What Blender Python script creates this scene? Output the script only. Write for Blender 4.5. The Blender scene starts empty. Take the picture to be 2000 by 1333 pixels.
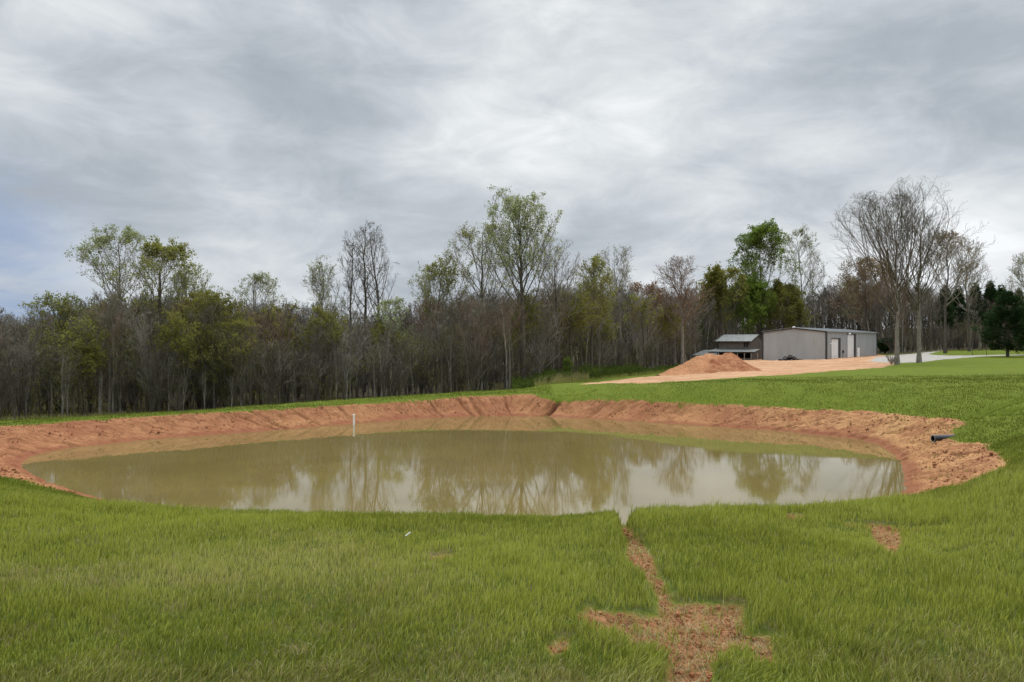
import bpy, math, random
import numpy as np
from mathutils import Vector
R = math.radians
C = bpy.context.scene.collection
SC = bpy.context.scene

# ------------------------------------------------------------------ camera
# world frame: the eye is the origin, +Y is the viewing direction, +Z up; metres
F = 1500.0; CX = 1000.0; CY = 667.0          # focal length and centre of the 2000 px wide photograph
cam_d = bpy.data.cameras.new('camera'); cam = bpy.data.objects.new('camera', cam_d); C.objects.link(cam)
cam_d.sensor_width = 36; cam_d.lens = 36 * F / 2000; cam_d.clip_start = 0.05; cam_d.clip_end = 20000
cam.location = (0, 0, 0); cam.rotation_euler = (R(90), 0, 0)
SC.camera = cam

# ------------------------------------------------------------------ colour management
SC.view_settings.view_transform = 'Standard'; SC.view_settings.look = 'None'
SC.view_settings.gamma = 1; SC.view_settings.use_curve_mapping = False
SC.view_settings.exposure = 0.0

# ------------------------------------------------------------------ node helper
class NT:
    def __init__(s, tree): s.t = tree; s.n = tree.nodes; s.l = tree.links
    def node(s, typ, **kw):
        n = s.n.new(typ)
        for k, v in kw.items(): setattr(n, k, v)
        return n
    def put(s, sock, v):
        if isinstance(v, bpy.types.NodeSocket): s.l.new(v, sock)
        elif v is not None:
            if sock.type == 'RGBA' and len(v) == 3: v = (*v, 1)
            sock.default_value = v
    def m(s, op, a, b=None, c=None, clamp=False):
        n = s.node('ShaderNodeMath', operation=op, use_clamp=clamp)
        s.put(n.inputs[0], a); s.put(n.inputs[1], b)
        if c is not None: s.put(n.inputs[2], c)
        return n.outputs[0]
    def vm(s, op, a, b=None, scale=None):
        n = s.node('ShaderNodeVectorMath', operation=op)
        s.put(n.inputs[0], a); s.put(n.inputs[1], b)
        if scale is not None: s.put(n.inputs['Scale'], scale)
        return n.outputs['Value'] if op in ('DOT_PRODUCT', 'LENGTH', 'DISTANCE') else n.outputs['Vector']
    def mix(s, f, a, b, blend='MIX'):
        n = s.node('ShaderNodeMix', data_type='RGBA', blend_type=blend)
        s.put(n.inputs['Factor'], f); s.put(n.inputs['A'], None); s.put(n.inputs[6], a); s.put(n.inputs[7], b)
        return n.outputs[2]
    def noise(s, vec, scale, detail=4, rough=.55, dist=0, col=False, w=None):
        n = s.node('ShaderNodeTexNoise')
        s.put(n.inputs['Vector'], vec); n.inputs['Scale'].default_value = scale
        n.inputs['Detail'].default_value = detail; n.inputs['Roughness'].default_value = rough
        n.inputs['Distortion'].default_value = dist
        return n.outputs['Color' if col else 'Fac']
    def ramp(s, f, lo, hi, a=0., b=1.):
        n = s.node('ShaderNodeMapRange', interpolation_type='SMOOTHSTEP')
        s.put(n.inputs[0], f)
        for i, v in enumerate((lo, hi, a, b)): n.inputs[i + 1].default_value = v
        return n.outputs[0]
    def scale(s, vec, sc):
        n = s.node('ShaderNodeMapping'); s.put(n.inputs[0], vec); n.inputs['Scale'].default_value = sc
        return n.outputs[0]
    def attr(s, name, out='Fac'):
        return s.node('ShaderNodeAttribute', attribute_name=name).outputs[out]
    def pos(s): return s.node('ShaderNodeNewGeometry').outputs['Position']
    def bump(s, h, strength, dist=.02):
        n = s.node('ShaderNodeBump'); s.put(n.inputs['Height'], h)
        n.inputs['Strength'].default_value = strength; n.inputs['Distance'].default_value = dist
        return n.outputs[0]

def material(name):
    m = bpy.data.materials.new(name); m.use_nodes = True; m.node_tree.nodes.clear()
    t = NT(m.node_tree); out = t.node('ShaderNodeOutputMaterial')
    return m, t, out
def principled(t, out, col, rough=.8, normal=None, spec=.3, metal=0., ior=None):
    b = t.node('ShaderNodeBsdfPrincipled'); t.put(b.inputs['Base Color'], col); t.put(b.inputs['Roughness'], rough)
    t.put(b.inputs['Specular IOR Level'], spec); t.put(b.inputs['Metallic'], metal)
    if normal is not None: t.put(b.inputs['Normal'], normal)
    if ior: b.inputs['IOR'].default_value = ior
    t.l.new(b.outputs[0], out.inputs[0]); return b

# ------------------------------------------------------------------ world: overcast sky
SUN_EL, SUN_AZ = 52, 22            # sun behind the cloud, ahead and a little to the right
w = bpy.data.worlds.new('World'); SC.world = w; w.use_nodes = True
w.node_tree.nodes.clear(); t = NT(w.node_tree)
wo = t.node('ShaderNodeOutputWorld'); bg = t.node('ShaderNodeBackground'); t.l.new(bg.outputs[0], wo.inputs[0])
bg.inputs['Strength'].default_value = .1
sky = t.node('ShaderNodeTexSky', sky_type='NISHITA'); sky.sun_disc = False
sky.sun_elevation = R(SUN_EL); sky.sun_rotation = R(SUN_AZ); sky.altitude = 200
gen = t.node('ShaderNodeTexCoord').outputs['Generated']
d = t.vm('NORMALIZE', gen)
sx = t.node('ShaderNodeSeparateXYZ'); t.l.new(d, sx.inputs[0]); dx, dy, dz = sx.outputs
zz = t.m('ADD', t.m('MAXIMUM', dz, 0.0), .33)
cv = t.node('ShaderNodeCombineXYZ'); t.put(cv.inputs[0], t.m('DIVIDE', dx, zz)); t.put(cv.inputs[1], t.m('DIVIDE', dy, zz))
cl = cv.outputs[0]
rot = t.node('ShaderNodeMapping'); t.put(rot.inputs[0], cl); rot.inputs['Rotation'].default_value = (0, 0, R(-30)); rot.inputs['Scale'].default_value = (1.0, 1.0, 1)
rot.inputs['Location'].default_value = (3.1, 1.7, 0)
ball = t.scale(d, (1, 1, 2.3))
n1 = t.noise(rot.outputs[0], 2.3, 5, .5, 0)
n2 = t.noise(ball, 2.6, 4, .5, 0)
n3 = t.noise(t.scale(d, (1, 1, 2.5)), 7.0, 9, .62, .5)
def direction(px, py): v = Vector(((px - CX) / F, 1, (CY - py) / F)); v.normalize(); return v
def lobe(px, py, width):           # a broad brighter or darker bank of cloud, fixed in the sky
    v = direction(px, py); dd = t.vm('DOT_PRODUCT', d, (v.x, v.y, v.z))
    return t.m('POWER', t.m('MAXIMUM', dd, 0.0), 1.0 / (1 - math.cos(R(width))) * .7)
cl_v = t.m('ADD', t.m('MULTIPLY', t.m('SUBTRACT', n1, .5), .85), t.m('MULTIPLY', t.m('SUBTRACT', n2, .5), .75))
cl_v = t.m('ADD', cl_v, t.m('MULTIPLY', t.m('SUBTRACT', n3, .5), .80))
for px, py, wd, a in ((1180, 120, 9, .20), (950, 30, 4, .22), (760, 40, 3, .16), (920, 275, 3.5, .12), (1950, 400, 7, .25), (1750, 190, 7, -.12), (1930, 60, 6, -.10),
                      (380, 150, 7, -.07), (620, 120, 5, -.08), (120, 40, 7, .10), (300, 420, 7, -.08), (1500, 560, 8, .14), (1880, 560, 6, .14), (450, 570, 7, .10), (80, 250, 6, .08), (1500, 120, 4, .1)):
    cl_v = t.m('ADD', cl_v, t.m('MULTIPLY', lobe(px, py, wd), a))
cl_f = t.m('ADD', cl_v, .5)
cr = t.node('ShaderNodeValToRGB'); t.l.new(cl_f, cr.inputs[0])
E = cr.color_ramp.elements
E[0].position = .08; E[0].color = (.325, .362, .41, 1); E[1].position = 1.0; E[1].color = (.86, .885, .91, 1)
for p, c in ((.34, (.40, .442, .492)), (.52, (.50, .54, .585)), (.74, (.65, .685, .71))):
    e = E.new(p); e.color = (*c, 1)
# an overcast sky is several times brighter overhead than near the horizon
zen = t.m('MULTIPLY_ADD', t.ramp(dz, .42, .9), 2.75, 1.0)
cloud = t.vm('SCALE', cr.outputs[0], scale=t.m('MULTIPLY', zen, 11.0))
t.put(sky.inputs['Vector'], t.vm('NORMALIZE', t.vm('ADD', d, (0, 0, .45))))   # the blue seen through the gap is clear high air, not horizon murk
hole = t.m('MAXIMUM', lobe(-40, 500, 3.9), lobe(20, 580, 3.6))
hole = t.m('MULTIPLY', t.m('MULTIPLY', hole, t.ramp(n3, .30, .56)), .85, clamp=True)
t.put(bg.inputs['Color'], t.mix(hole, cloud, t.vm('SCALE', sky.outputs[0], scale=1.2)))

sun_d = bpy.data.lights.new('sun', 'SUN'); sun_d.energy = 1.5; sun_d.angle = R(25); sun_d.color = (1, .96, .9)
sun = bpy.data.objects.new('sun', sun_d); C.objects.link(sun)
sv = Vector((math.sin(R(SUN_AZ)) * math.cos(R(SUN_EL)), math.cos(R(SUN_AZ)) * math.cos(R(SUN_EL)), math.sin(R(SUN_EL))))
sun.rotation_euler = sv.to_track_quat('Z', 'Y').to_euler(); sun.location = (0, 0, 60)

# ------------------------------------------------------------------ mesh helpers
def mesh(name, V, faces, mats, smooth=False, attrs=None):
    """faces: list of int arrays (n,3) or (n,4); attrs: {name: (domain, array)}"""
    me = bpy.data.meshes.new(name); V = np.asarray(V, np.float32)
    me.vertices.add(len(V)); me.vertices.foreach_set('co', V.ravel())
    fs = [np.asarray(f, np.int32) for f in faces if len(f)]
    nl = sum(f.size for f in fs); nf = sum(len(f) for f in fs)
    me.loops.add(nl); me.polygons.add(nf)
    me.loops.foreach_set('vertex_index', np.concatenate([f.ravel() for f in fs]))
    sizes = np.concatenate([np.full(len(f), f.shape[1], np.int32) for f in fs])
    me.polygons.foreach_set('loop_start', np.concatenate([[0], np.cumsum(sizes)[:-1]]).astype(np.int32))
    me.polygons.foreach_set('use_smooth', np.full(nf, smooth))
    for m in (mats if isinstance(mats, (list, tuple)) else [mats]): me.materials.append(m)
    for k, (dom, arr) in (attrs or {}).items():
        arr = np.asarray(arr, np.float32)
        if arr.ndim == 2:
            a = me.attributes.new(k, 'FLOAT_VECTOR', dom); a.data.foreach_set('vector', arr.ravel())
        else:
            a = me.attributes.new(k, 'FLOAT', dom); a.data.foreach_set('value', arr)
    me.update(calc_edges=True); return me
def link(name, me, parent=None, **props):
    o = bpy.data.objects.new(name, me); C.objects.link(o)
    if parent: o.parent = parent
    for k, v in props.items(): o[k] = v
    return o
def thing(name, label, cat, loc=(0, 0, 0), rotz=0, group=None, scale=None):
    o = bpy.data.objects.new(name, None); C.objects.link(o); o.location = loc; o.rotation_euler = (0, 0, rotz)
    if scale is not None: o.scale = scale
    o.empty_display_size = .2; o['label'] = label; o['category'] = cat
    if group: o['group'] = group
    return o

def hash2(ix, iy, seed):
    h = (ix.astype(np.int64) * 374761393 + iy.astype(np.int64) * 668265263 + seed * 974711) & 0xffffffff
    h = ((h ^ (h >> 13)) * 1274126177) & 0xffffffff
    return ((h ^ (h >> 16)) & 0xffff) / 65535.0
def vnoise(x, y, seed=0):
    ix = np.floor(x); iy = np.floor(y); fx = x - ix; fy = y - iy
    fx = fx * fx * (3 - 2 * fx); fy = fy * fy * (3 - 2 * fy)
    a = hash2(ix, iy, seed); b = hash2(ix + 1, iy, seed); c = hash2(ix, iy + 1, seed); e = hash2(ix + 1, iy + 1, seed)
    return (a * (1 - fx) + b * fx) * (1 - fy) + (c * (1 - fx) + e * fx) * fy - .5
def fbm(x, y, seed=0, oct=3):
    s = 0; a = 1
    for i in range(oct): s = s + a * vnoise(x * 2 ** i + 13 * i, y * 2 ** i + 7 * i, seed + i); a *= .5
    return s
def sstep(x, a, b): u = np.clip((x - a) / (b - a), 0, 1); return u * u * (3 - 2 * u)

# ------------------------------------------------------------------ terrain
WATER = -5.0
# per direction (given as the photo column it passes through): depth and height of the same features:
# camera plateau, near crest, near slope, near shore, far shore, top of bank, lawn or dam crest, beyond it, field, back of field, far
T = {
 -700: [(8,-1.5),(13,-2.2),(20,-3.0),(26,-3.4),(32,-3.6),(37,-3.8),(42,-4.6),(50,-5.4),(110,-5.8),(260,-5)],
 -350: [(7,-1.6),(13,-2.4),(23,-3.9),(28,-4.2),(34,-4.0),(38,-4.05),(43,-4.9),(51,-5.6),(110,-6),(260,-5)],
 0:    [(7,-1.62),(13,-2.55),(25,-4.45),(30,-4.8),(37.9,-4.19),(39.6,-4.17),(44,-5.0),(52,-5.6),(110,-6),(260,-5)],
 100:  [(7.2,-1.66),(14,-2.85),(23,-4.45),(35.2,-5),(38.2,-4.08),(40.2,-4.1),(45,-5.0),(54,-5.6),(110,-6),(260,-5)],
 224:  [(7.4,-1.700),(14,-3.12),(22,-4.75),(37.5,-5),(40.2,-4.06),(41.7,-4.05),(47,-5.0),(56,-5.6),(110,-6),(260,-5)],
 400:  [(7.4,-1.760),(13,-3.1),(20.5,-5),(40.8,-5),(43,-4.04),(44.7,-4.02),(50,-5.0),(59,-5.6),(110,-5.8),(260,-5)],
 690:  [(7.5,-1.775),(13,-3.2),(20,-5),(46.3,-5),(48.7,-4.03),(51.9,-3.97),(58,-4.9),(66,-5.4),(110,-5.6),(260,-5)],
 900:  [(7.5,-1.810),(13,-3.2),(20,-5),(50.5,-5),(53,-3.85),(56.5,-3.8),(63,-4.5),(71,-5.1),(110,-5.4),(260,-5)],
 1000: [(7.5,-1.815),(13,-3.2),(20,-5),(51,-5),(53.6,-3.75),(57.5,-3.7),(66,-4.4),(74,-5.0),(115,-5.2),(260,-5)],
 1100: [(7.5,-1.810),(13,-3.2),(20,-5),(50.3,-5),(52,-3.85),(60,-3.42),(72,-4.05),(84,-4.6),(118,-5.0),(260,-5)],
 1250: [(7.5,-1.760),(13,-3.15),(20,-5),(47.5,-5),(50.2,-3.85),(54.7,-3.1),(66,-3.6),(90,-4.2),(122,-4.7),(260,-4.6)],
 1400: [(7.6,-1.750),(13,-3.1),(20,-5),(45.5,-5),(47.3,-3.88),(51.2,-2.8),(70,-3.4),(105,-3.75),(150,-3.95),(260,-4.2)],
 1500: [(7.7,-1.775),(13,-3.1),(20,-5),(43.1,-5),(45.8,-3.94),(50.6,-2.7),(75,-3.3),(110,-3.55),(150,-3.75),(260,-3.8)],
 1600: [(8,-1.840),(13,-3.0),(20.5,-4.97),(41,-5),(44.4,-3.92),(50,-2.62),(80,-3.12),(115,-3.35),(150,-3.45),(260,-3.4)],
 1760: [(8.5,-1.850),(14,-2.97),(24.2,-4.92),(32.2,-5),(40.3,-3.9),(49.7,-2.55),(85,-2.95),(106,-3.2),(150,-3.0),(260,-2.8)],
 1850: [(9,-1.920),(15,-2.92),(24,-4.55),(29,-4.6),(36.3,-3.8),(49.3,-2.5),(85,-2.85),(120,-2.8),(175,-2.1),(260,-1.9)],
 1950: [(9,-1.66),(14,-2.5),(24,-4.0),(29,-4.0),(36,-3.6),(49,-2.45),(85,-2.7),(120,-2.5),(175,-1.9),(260,-1.6)],
 2060: [(9,-1.6),(14,-2.2),(24,-3.2),(29,-3.3),(36,-3.3),(49,-2.42),(85,-2.65),(120,-2.4),(175,-1.7),(260,-1.4)],
 2500: [(9,-1.5),(14,-1.8),(24,-2.2),(29,-2.3),(36,-2.3),(49,-2.1),(85,-2.3),(120,-2.0),(175,-1.4),(260,-1.2)],
}
KP = np.array(sorted(T)); KTH = np.arctan((KP - CX) / F)
TH0, TH1 = KTH[0], KTH[-1]
_K = np.array([[(.3, -1.6), (4, -1.6)] + T[k] + [(420, 7.0), (6000, 9.0)] for k in KP])
_logr = np.log(_K[:, :, 0] / np.cos(KTH)[:, None]); _z = _K[:, :, 1]
def _cub(ys, th):                  # Catmull-Rom across the directions
    th = np.clip(th, TH0, TH1); i = np.clip(np.searchsorted(KTH, th, 'right') - 1, 0, len(KTH) - 2)
    h = KTH[i + 1] - KTH[i]; u = (th - KTH[i]) / h
    def slope(j):
        a = np.clip(j - 1, 0, None); b = np.clip(j + 1, None, len(KTH) - 1)
        return (ys[b] - ys[a]) / (KTH[b] - KTH[a])[(...,) + (None,) * (ys.ndim - 1)]
    u = u[:, None]; h = h[:, None]
    p0, p1, m0, m1 = ys[i], ys[i + 1], slope(i) * h, slope(i + 1) * h
    return (2*u**3-3*u**2+1)*p0 + (u**3-2*u**2+u)*m0 + (-2*u**3+3*u**2)*p1 + (u**3-u**2)*m1
def _pchip_rows(x, y, q):          # x,y (n,K) rows; q (n,)
    n, K = x.shape; h = np.diff(x, axis=1); h = np.maximum(h, 1e-3); dl = np.diff(y, axis=1) / h
    s = np.zeros_like(y); a, b = dl[:, :-1], dl[:, 1:]
    with np.errstate(all='ignore'):
        hm = np.where(a * b > 0, 2 * a * b / (a + b), 0)
    s[:, 1:-1] = hm
    i = np.clip((q[:, None] >= x).sum(1) - 1, 0, K - 2); r = np.arange(n)
    hh = h[r, i]; u = np.clip((q - x[r, i]) / hh, 0, 1)
    return ((2*u**3-3*u**2+1)*y[r, i] + (u**3-2*u**2+u)*hh*s[r, i] + (-2*u**3+3*u**2)*y[r, i+1] + (u**3-u**2)*hh*s[r, i+1])

def P(px, d, z=0.0): return ((px - CX) / F * d, d, z)
# the water line (photo column and row of points on it; the last ones, behind the near crest, by depth)
shore_px = [(42,912),(46,902),(60,893),(105,880),(210,868),(315,857),(490,845),(691,829),(820,817.5),(910,814.5),(1045,814.2),(1120,816.5),(1300,828),(1500,841),(1600,850),(1700,862),
            (1737,880),(1758,900),(1768,922),(1766,952)]
shore = [((x - CX) / F * (-WATER * F / (y - CY)), -WATER * F / (y - CY)) for x, y in shore_px]
shore += [((x - CX) / F * dd, dd) for x, dd in ((1755, 23.6), (1690, 21.4), (1600, 20.5), (1450, 20), (1250, 19.8), (1000, 19.8), (700, 20), (480, 20.6), (330, 21.8))]
shore += [((x - CX) / F * (7500 / (y - CY)), 7500 / (y - CY)) for x, y in ((224, 981), (157, 966), (87, 940), (50, 922))]
def smooth_poly(p, n=3):
    p = np.array(p)
    for _ in range(n):
        q = np.roll(p, -1, 0); p = np.stack([.75 * p + .25 * q, .25 * p + .75 * q], 1).reshape(-1, 2)
    return p
shore = smooth_poly(shore, 2)
def sdf(x, y, poly):               # signed distance, positive inside
    x = np.asarray(x, float); y = np.asarray(y, float); shp = x.shape; x = x.ravel(); y = y.ravel()
    best = np.full(x.shape, 1e9); ins = np.zeros(x.shape, bool)
    for (ax, ay), (bx, by) in zip(poly, np.roll(poly, -1, 0)):
        ex, ey = bx - ax, by - ay; L = ex * ex + ey * ey + 1e-12
        u = np.clip(((x - ax) * ex + (y - ay) * ey) / L, 0, 1)
        best = np.minimum(best, (x - ax - u * ex) ** 2 + (y - ay - u * ey) ** 2)
        c = (ay > y) != (by > y)
        with np.errstate(all='ignore'): ins ^= c & (x < ex * (y - ay) / (ey if ey else 1e-12) + ax)
    return (np.where(ins, 1, -1) * np.sqrt(best)).reshape(shp)
def sdf_local(x, y, poly, pad=4):
    lo = poly.min(0) - pad; hi = poly.max(0) + pad
    out = np.full(np.shape(x), -float(pad)); m = (x > lo[0]) & (x < hi[0]) & (y > lo[1]) & (y < hi[1])
    if m.any(): out[m] = np.maximum(sdf(x[m], y[m], poly), -pad)
    return out

def base_z(x, y):
    x = np.asarray(x, float); y = np.asarray(y, float); shp = x.shape; x = x.ravel(); y = y.ravel()
    th = np.arctan2(x, y); r = np.hypot(x, y) + 1e-6
    z = np.empty_like(x); CH = 200000
    for s in range(0, len(x), CH):
        e = slice(s, s + CH)
        z[e] = _pchip_rows(_cub(_logr, th[e]), _cub(_z, th[e]), np.log(r[e]))
    back = sstep(np.abs(th), R(60), R(150)); z = z * (1 - back) + (-1.6 - .2 * np.log(r)) * back
    sd = sdf_local(x, y, shore, 9)
    near_side = y < 27
    slope = np.where(sd > 0, -.22, .30)
    zb = WATER - .002 + np.where(sd > 0, -.25 * np.minimum(sd, 5), .33 * -sd)
    w_ = 1 - sstep(-sd, .3, 2.6); w_ = np.where(sd > 0, 1, w_)
    z = z * (1 - w_) + zb * w_
    return z.reshape(shp)
SCX, SCY = 0.0, 35.0
gully = [P(1050, 50.4), P(1062, 50.9), P(1076, 51.5), P(1090, 52.0)]
def seg_d(x, y, pts):
    b = np.full(np.shape(x), 1e9); tt = np.zeros(np.shape(x)); n = len(pts) - 1
    for i in range(n):
        ax, ay = pts[i][:2]; bx, by = pts[i + 1][:2]; ex, ey = bx - ax, by - ay
        u = np.clip(((x - ax) * ex + (y - ay) * ey) / (ex * ex + ey * ey), 0, 1)
        dd = np.hypot(x - ax - u * ex, y - ay - u * ey); m = dd < b; b = np.where(m, dd, b); tt = np.where(m, (i + u) / n, tt)
    return b, tt

# --- picking: where the sight line through a photo point meets the ground
def hit(px, py, dmin=2.0, dmax=400.):
    ds = np.exp(np.linspace(math.log(dmin), math.log(dmax), 2500)); x = (px - CX) / F * ds
    z = base_z(x, ds); yy = CY - F * z / ds
    i = int(np.argmax(yy <= py)); return (x[i], ds[i])
def gz(x, y): return float(base_z(np.array([x]), np.array([y]))[0])
def knot_depth(px, k):
    th = np.arctan((np.array([px]) - CX) / F); return float(np.exp(_cub(_logr, th)[0, k + 2]) * math.cos(th[0]))
# outline of the bare red bank
red = [P(px, knot_depth(px, 4) + off)[:2] for px, off in ((-600, -1.5), (-250, -.5), (0, 0), (100, .1), (224, 0), (400, 0), (560, 0), (690, .2), (800, .3), (900, .2), (1000, .1), (1030, .6), (1047, .2), (1100, 0), (1150, .1), (1250, 0), (1400, 0), (1500, 0), (1625, 0), (1700, .1), (1760, 0), (1800, .2), (1860, .5))]
red += [hit(1892, 830, 20), hit(1862, 842, 20), hit(1855, 857, 20), hit(1880, 866, 20), hit(1925, 868, 20), hit(1950, 888, 20), hit(1963, 906, 20), hit(1948, 930, 20), hit(1880, 956, 12), P(1790, 22.8)[:2], P(1700, 20.9)[:2],
        P(1500, 19.4)[:2], P(1250, 19)[:2], P(1000, 19)[:2], P(700, 19)[:2], P(450, 19.6)[:2], P(320, 20.6)[:2], P(240, 22)[:2], P(165, 23.3)[:2], P(100, 23.9)[:2], P(50, 24.6)[:2], P(0, 25.3)[:2], P(-200, 26.5)[:2], P(-600, 28)[:2]]
red = np.array(red)
yard = np.array([hit(1137, 752, 40), hit(1180, 745.5, 40), hit(1247, 738.5, 40), hit(1302, 733, 40), hit(1340, 722, 40), P(1352, 128)[:2], P(1372, 146)[:2], P(1400, 158)[:2], P(1500, 165)[:2], P(1640, 175)[:2], P(1715, 178)[:2],
        P(1745, 150)[:2], hit(1765, 706, 60), hit(1742, 714, 60), hit(1720, 719, 60), hit(1640, 725.5, 60), hit(1540, 732.5, 55), hit(1478, 735, 55), hit(1420, 739, 55), hit(1346, 745, 55), hit(1258, 751, 55), hit(1200, 750, 55)])
gravel = np.array([P(1712, 150)[:2], P(1740, 163)[:2], P(1800, 172)[:2], P(1845, 180)[:2], P(1847, 171)[:2], P(1822, 158)[:2], P(1812, 148)[:2], P(1835, 141)[:2], P(1872, 136)[:2], P(1936, 133)[:2], P(2010, 131)[:2], P(2010, 128)[:2], P(1936, 126)[:2], P(1870, 121)[:2], P(1798, 112)[:2], P(1750, 112)[:2], P(1700, 122)[:2]])
def quads(l): return [np.array([hit(x, y, 1.5) for x, y in q]) for q in l]
patches = quads([
    [(1212, 1012), (1226, 1010), (1240, 1030), (1256, 1060), (1275, 1100), (1292, 1135), (1312, 1180), (1322, 1205), (1290, 1205), (1284, 1165), (1262, 1125), (1236, 1105), (1222, 1095), (1230, 1060), (1216, 1035)],
    [(1118, 1208), (1150, 1192), (1200, 1200), (1290, 1200), (1316, 1185), (1360, 1180), (1446, 1182), (1456, 1228), (1500, 1232), (1508, 1262), (1512, 1290), (1480, 1286), (1470, 1262), (1420, 1262), (1390, 1285), (1388, 1360), (1302, 1360), (1308, 1290), (1296, 1262), (1240, 1264), (1228, 1236), (1180, 1232), (1150, 1216)],
    [(1700, 1020), (1754, 1022), (1758, 1052), (1752, 1072), (1770, 1082), (1742, 1080), (1712, 1058)],
    [(1630, 1017), (1660, 1017), (1700, 1020), (1712, 1028), (1660, 1026)],
    [(1535, 1004), (1570, 1003), (1572, 1012), (1540, 1014)],
    [(1770, 1025), (1850, 1021), (1852, 1027), (1775, 1030)],
    [(1772, 1072), (1895, 1066), (1895, 1071), (1775, 1078)],
    [(1072, 1262), (1106, 1248), (1108, 1268), (1080, 1276)],
    [(846, 1090), (878, 1087), (880, 1095), (850, 1098)],
])
FD = np.array([[-700, 46], [-100, 50], [0, 53], [224, 56], [400, 58], [690, 66], [900, 70], [1000, 74], [1100, 84], [1200, 100], [1300, 112], [1338, 116], [1356, 170], [1400, 176], [1600, 186], [1715, 182], [1760, 170], [1850, 168], [1900, 166], [2000, 170], [2600, 175]])
def forest_depth(px): return np.interp(px, FD[:, 0], FD[:, 1])
ruts = [[hit(1905, 815, 30), hit(1925, 806, 30), hit(1965, 792, 30), hit(2010, 778, 30)], [hit(1950, 812, 30), hit(1975, 803, 30), hit(2020, 795, 30)], [P(1092, 53.2)[:2], hit(1118, 772, 52), hit(1145, 768, 52), hit(1160, 762, 52)]]

outlet = hit(1822, 863, 24)
notch = [hit(1236, 1050, 2), hit(1222, 1020, 2), P(1217, 9.5)[:2], P(1216, 13)[:2]]
def masks(x, y):
    m = {}
    m['red'] = sdf_local(x, y, red, 4)
    m['pond'] = sdf_local(x, y, shore, 6)
    m['yard'] = sdf_local(x, y, yard, 4); m['gravel'] = sdf_local(x, y, gravel, 4)
    p = np.full(np.shape(x), -2.0)
    for q in patches: p = np.maximum(p, sdf_local(x, y, q, 2))
    rt = np.minimum.reduce([seg_d(x, y, r)[0] for r in ruts])
    p = np.maximum(p, .02 - seg_d(x, y, notch)[0]); m['bare'] = np.maximum(p, -2)
    px = CX + F * x / np.maximum(y, .5)
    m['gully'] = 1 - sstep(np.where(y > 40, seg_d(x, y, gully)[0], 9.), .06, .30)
    m['litter'] = np.where(y > 20, y - forest_depth(px), -20.0)
    m['litter'] = np.where((np.abs(x) > 1.2 * np.maximum(y, 0)) & (np.hypot(x, y) > 60), 5.0, m['litter'])
    return m
def relief(x, y, m):
    """fine height: rills and clods on the bank, lumps on bare soil, swells of the lawn"""
    r = np.hypot(x, y); z = np.zeros(np.shape(x)); z += sstep(r, 300, 420) * fbm(x / 90, y / 90, 97, 3) * 6
    inred = sstep(m['red'], -.2, .25) * sstep(-m['pond'], -.2, .3)
    phi = np.arctan2(y - SCY, x - SCX); s = phi * 20; sdn = -m['pond']
    side = np.where((x > 0) & (y > 25), 1.0, -.55)           # tracks lean one way right of the gully, the other way left of it
    u = s + side * sdn * .75
    n = vnoise(u / .55, sdn * .22 + s * .05, 5); rill = np.exp(-(n / .06) ** 2)
    amp = sstep(vnoise(s / 2.3, sdn * .1, 9), -.25, .3)
    z -= inred * rill * amp * .11
    n = vnoise(u / 1.9, sdn * .15, 15); z -= inred * np.exp(-(n / .030) ** 2) * .24
    z += inred * (fbm(u / .16, sdn / .28, 21, 3) * .11 + vnoise(u / .42, sdn / .5, 41) * .07 + fbm(x / 1.8, y / 1.8, 31, 2) * .06)
    # tread marks left across the right-hand end of the bank
    rt = inred * sstep(x, 12, 16)
    z += rt * (np.abs(np.sin((x * .45 + y * .9) * 9.5 + fbm(x * .8, y * .8, 3) * 4)) * .10 + fbm(x / .2, y / .2, 77, 2) * .06)
    dist, tt = seg_d(x, y, [(outlet[0] - .5, outlet[1] - .1), (outlet[0] + .75, outlet[1] + .1)]); z -= np.exp(-(dist / .32) ** 2) * .24
    dist, tt = seg_d(x, y, gully); z -= np.exp(-(dist / (.09 + .10 * np.sin(np.pi * np.clip(tt, .1, .9)))) ** 2) * .6 * sstep(m['pond'], .3, -.1)
    for rr in ruts:
        dist, tt = seg_d(x, y, rr); z -= np.exp(-(dist / .2) ** 2) * .24
    near = 1 - sstep(r, 14, 22)
    dist, tt = seg_d(x, y, notch); z -= np.exp(-(dist / .08) ** 2) * .12
    b = sstep(m['bare'], -.08, .06) * near
    z += b * (-.05 + fbm(x / .11, y / .05, 51, 3) * .035 + fbm(x / .5, y / .22, 55, 2) * .05)
    z += near * (fbm(x / .45, y / .45, 61, 2) * .03 + fbm(x / 1.7, y / 1.7, 63, 2) * .05)
    lawn = (1 - sstep(m['red'], -.5, 0)) * (1 - near)
    z += lawn * (fbm(x / 4, y / 4, 71, 2) * .10 + fbm(x / .5, y / .5, 73, 2) * .04)
    yd = sstep(m['yard'], -.3, .5)
    z += yd * (fbm(x / 3.0, y / 1.5, 81, 3) * .16 + fbm(x / .7, y / .35, 83, 2) * .07)
    z += sstep(m['litter'], 0, 6) * fbm(x / 9, y / 9, 91, 3) * .5
    return z
def bank_uv(x, y, sdn):
    s = np.arctan2(y - SCY, x - SCX) * 20; side = np.where((x > 0) & (y > 25), 1.0, -.55); return np.c_[s + side * sdn * .75, sdn, 0 * sdn]
def ground_z(x, y):
    x = np.asarray(x, float); y = np.asarray(y, float); m = masks(x, y)
    return base_z(x, y) + relief(x, y, m)

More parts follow.
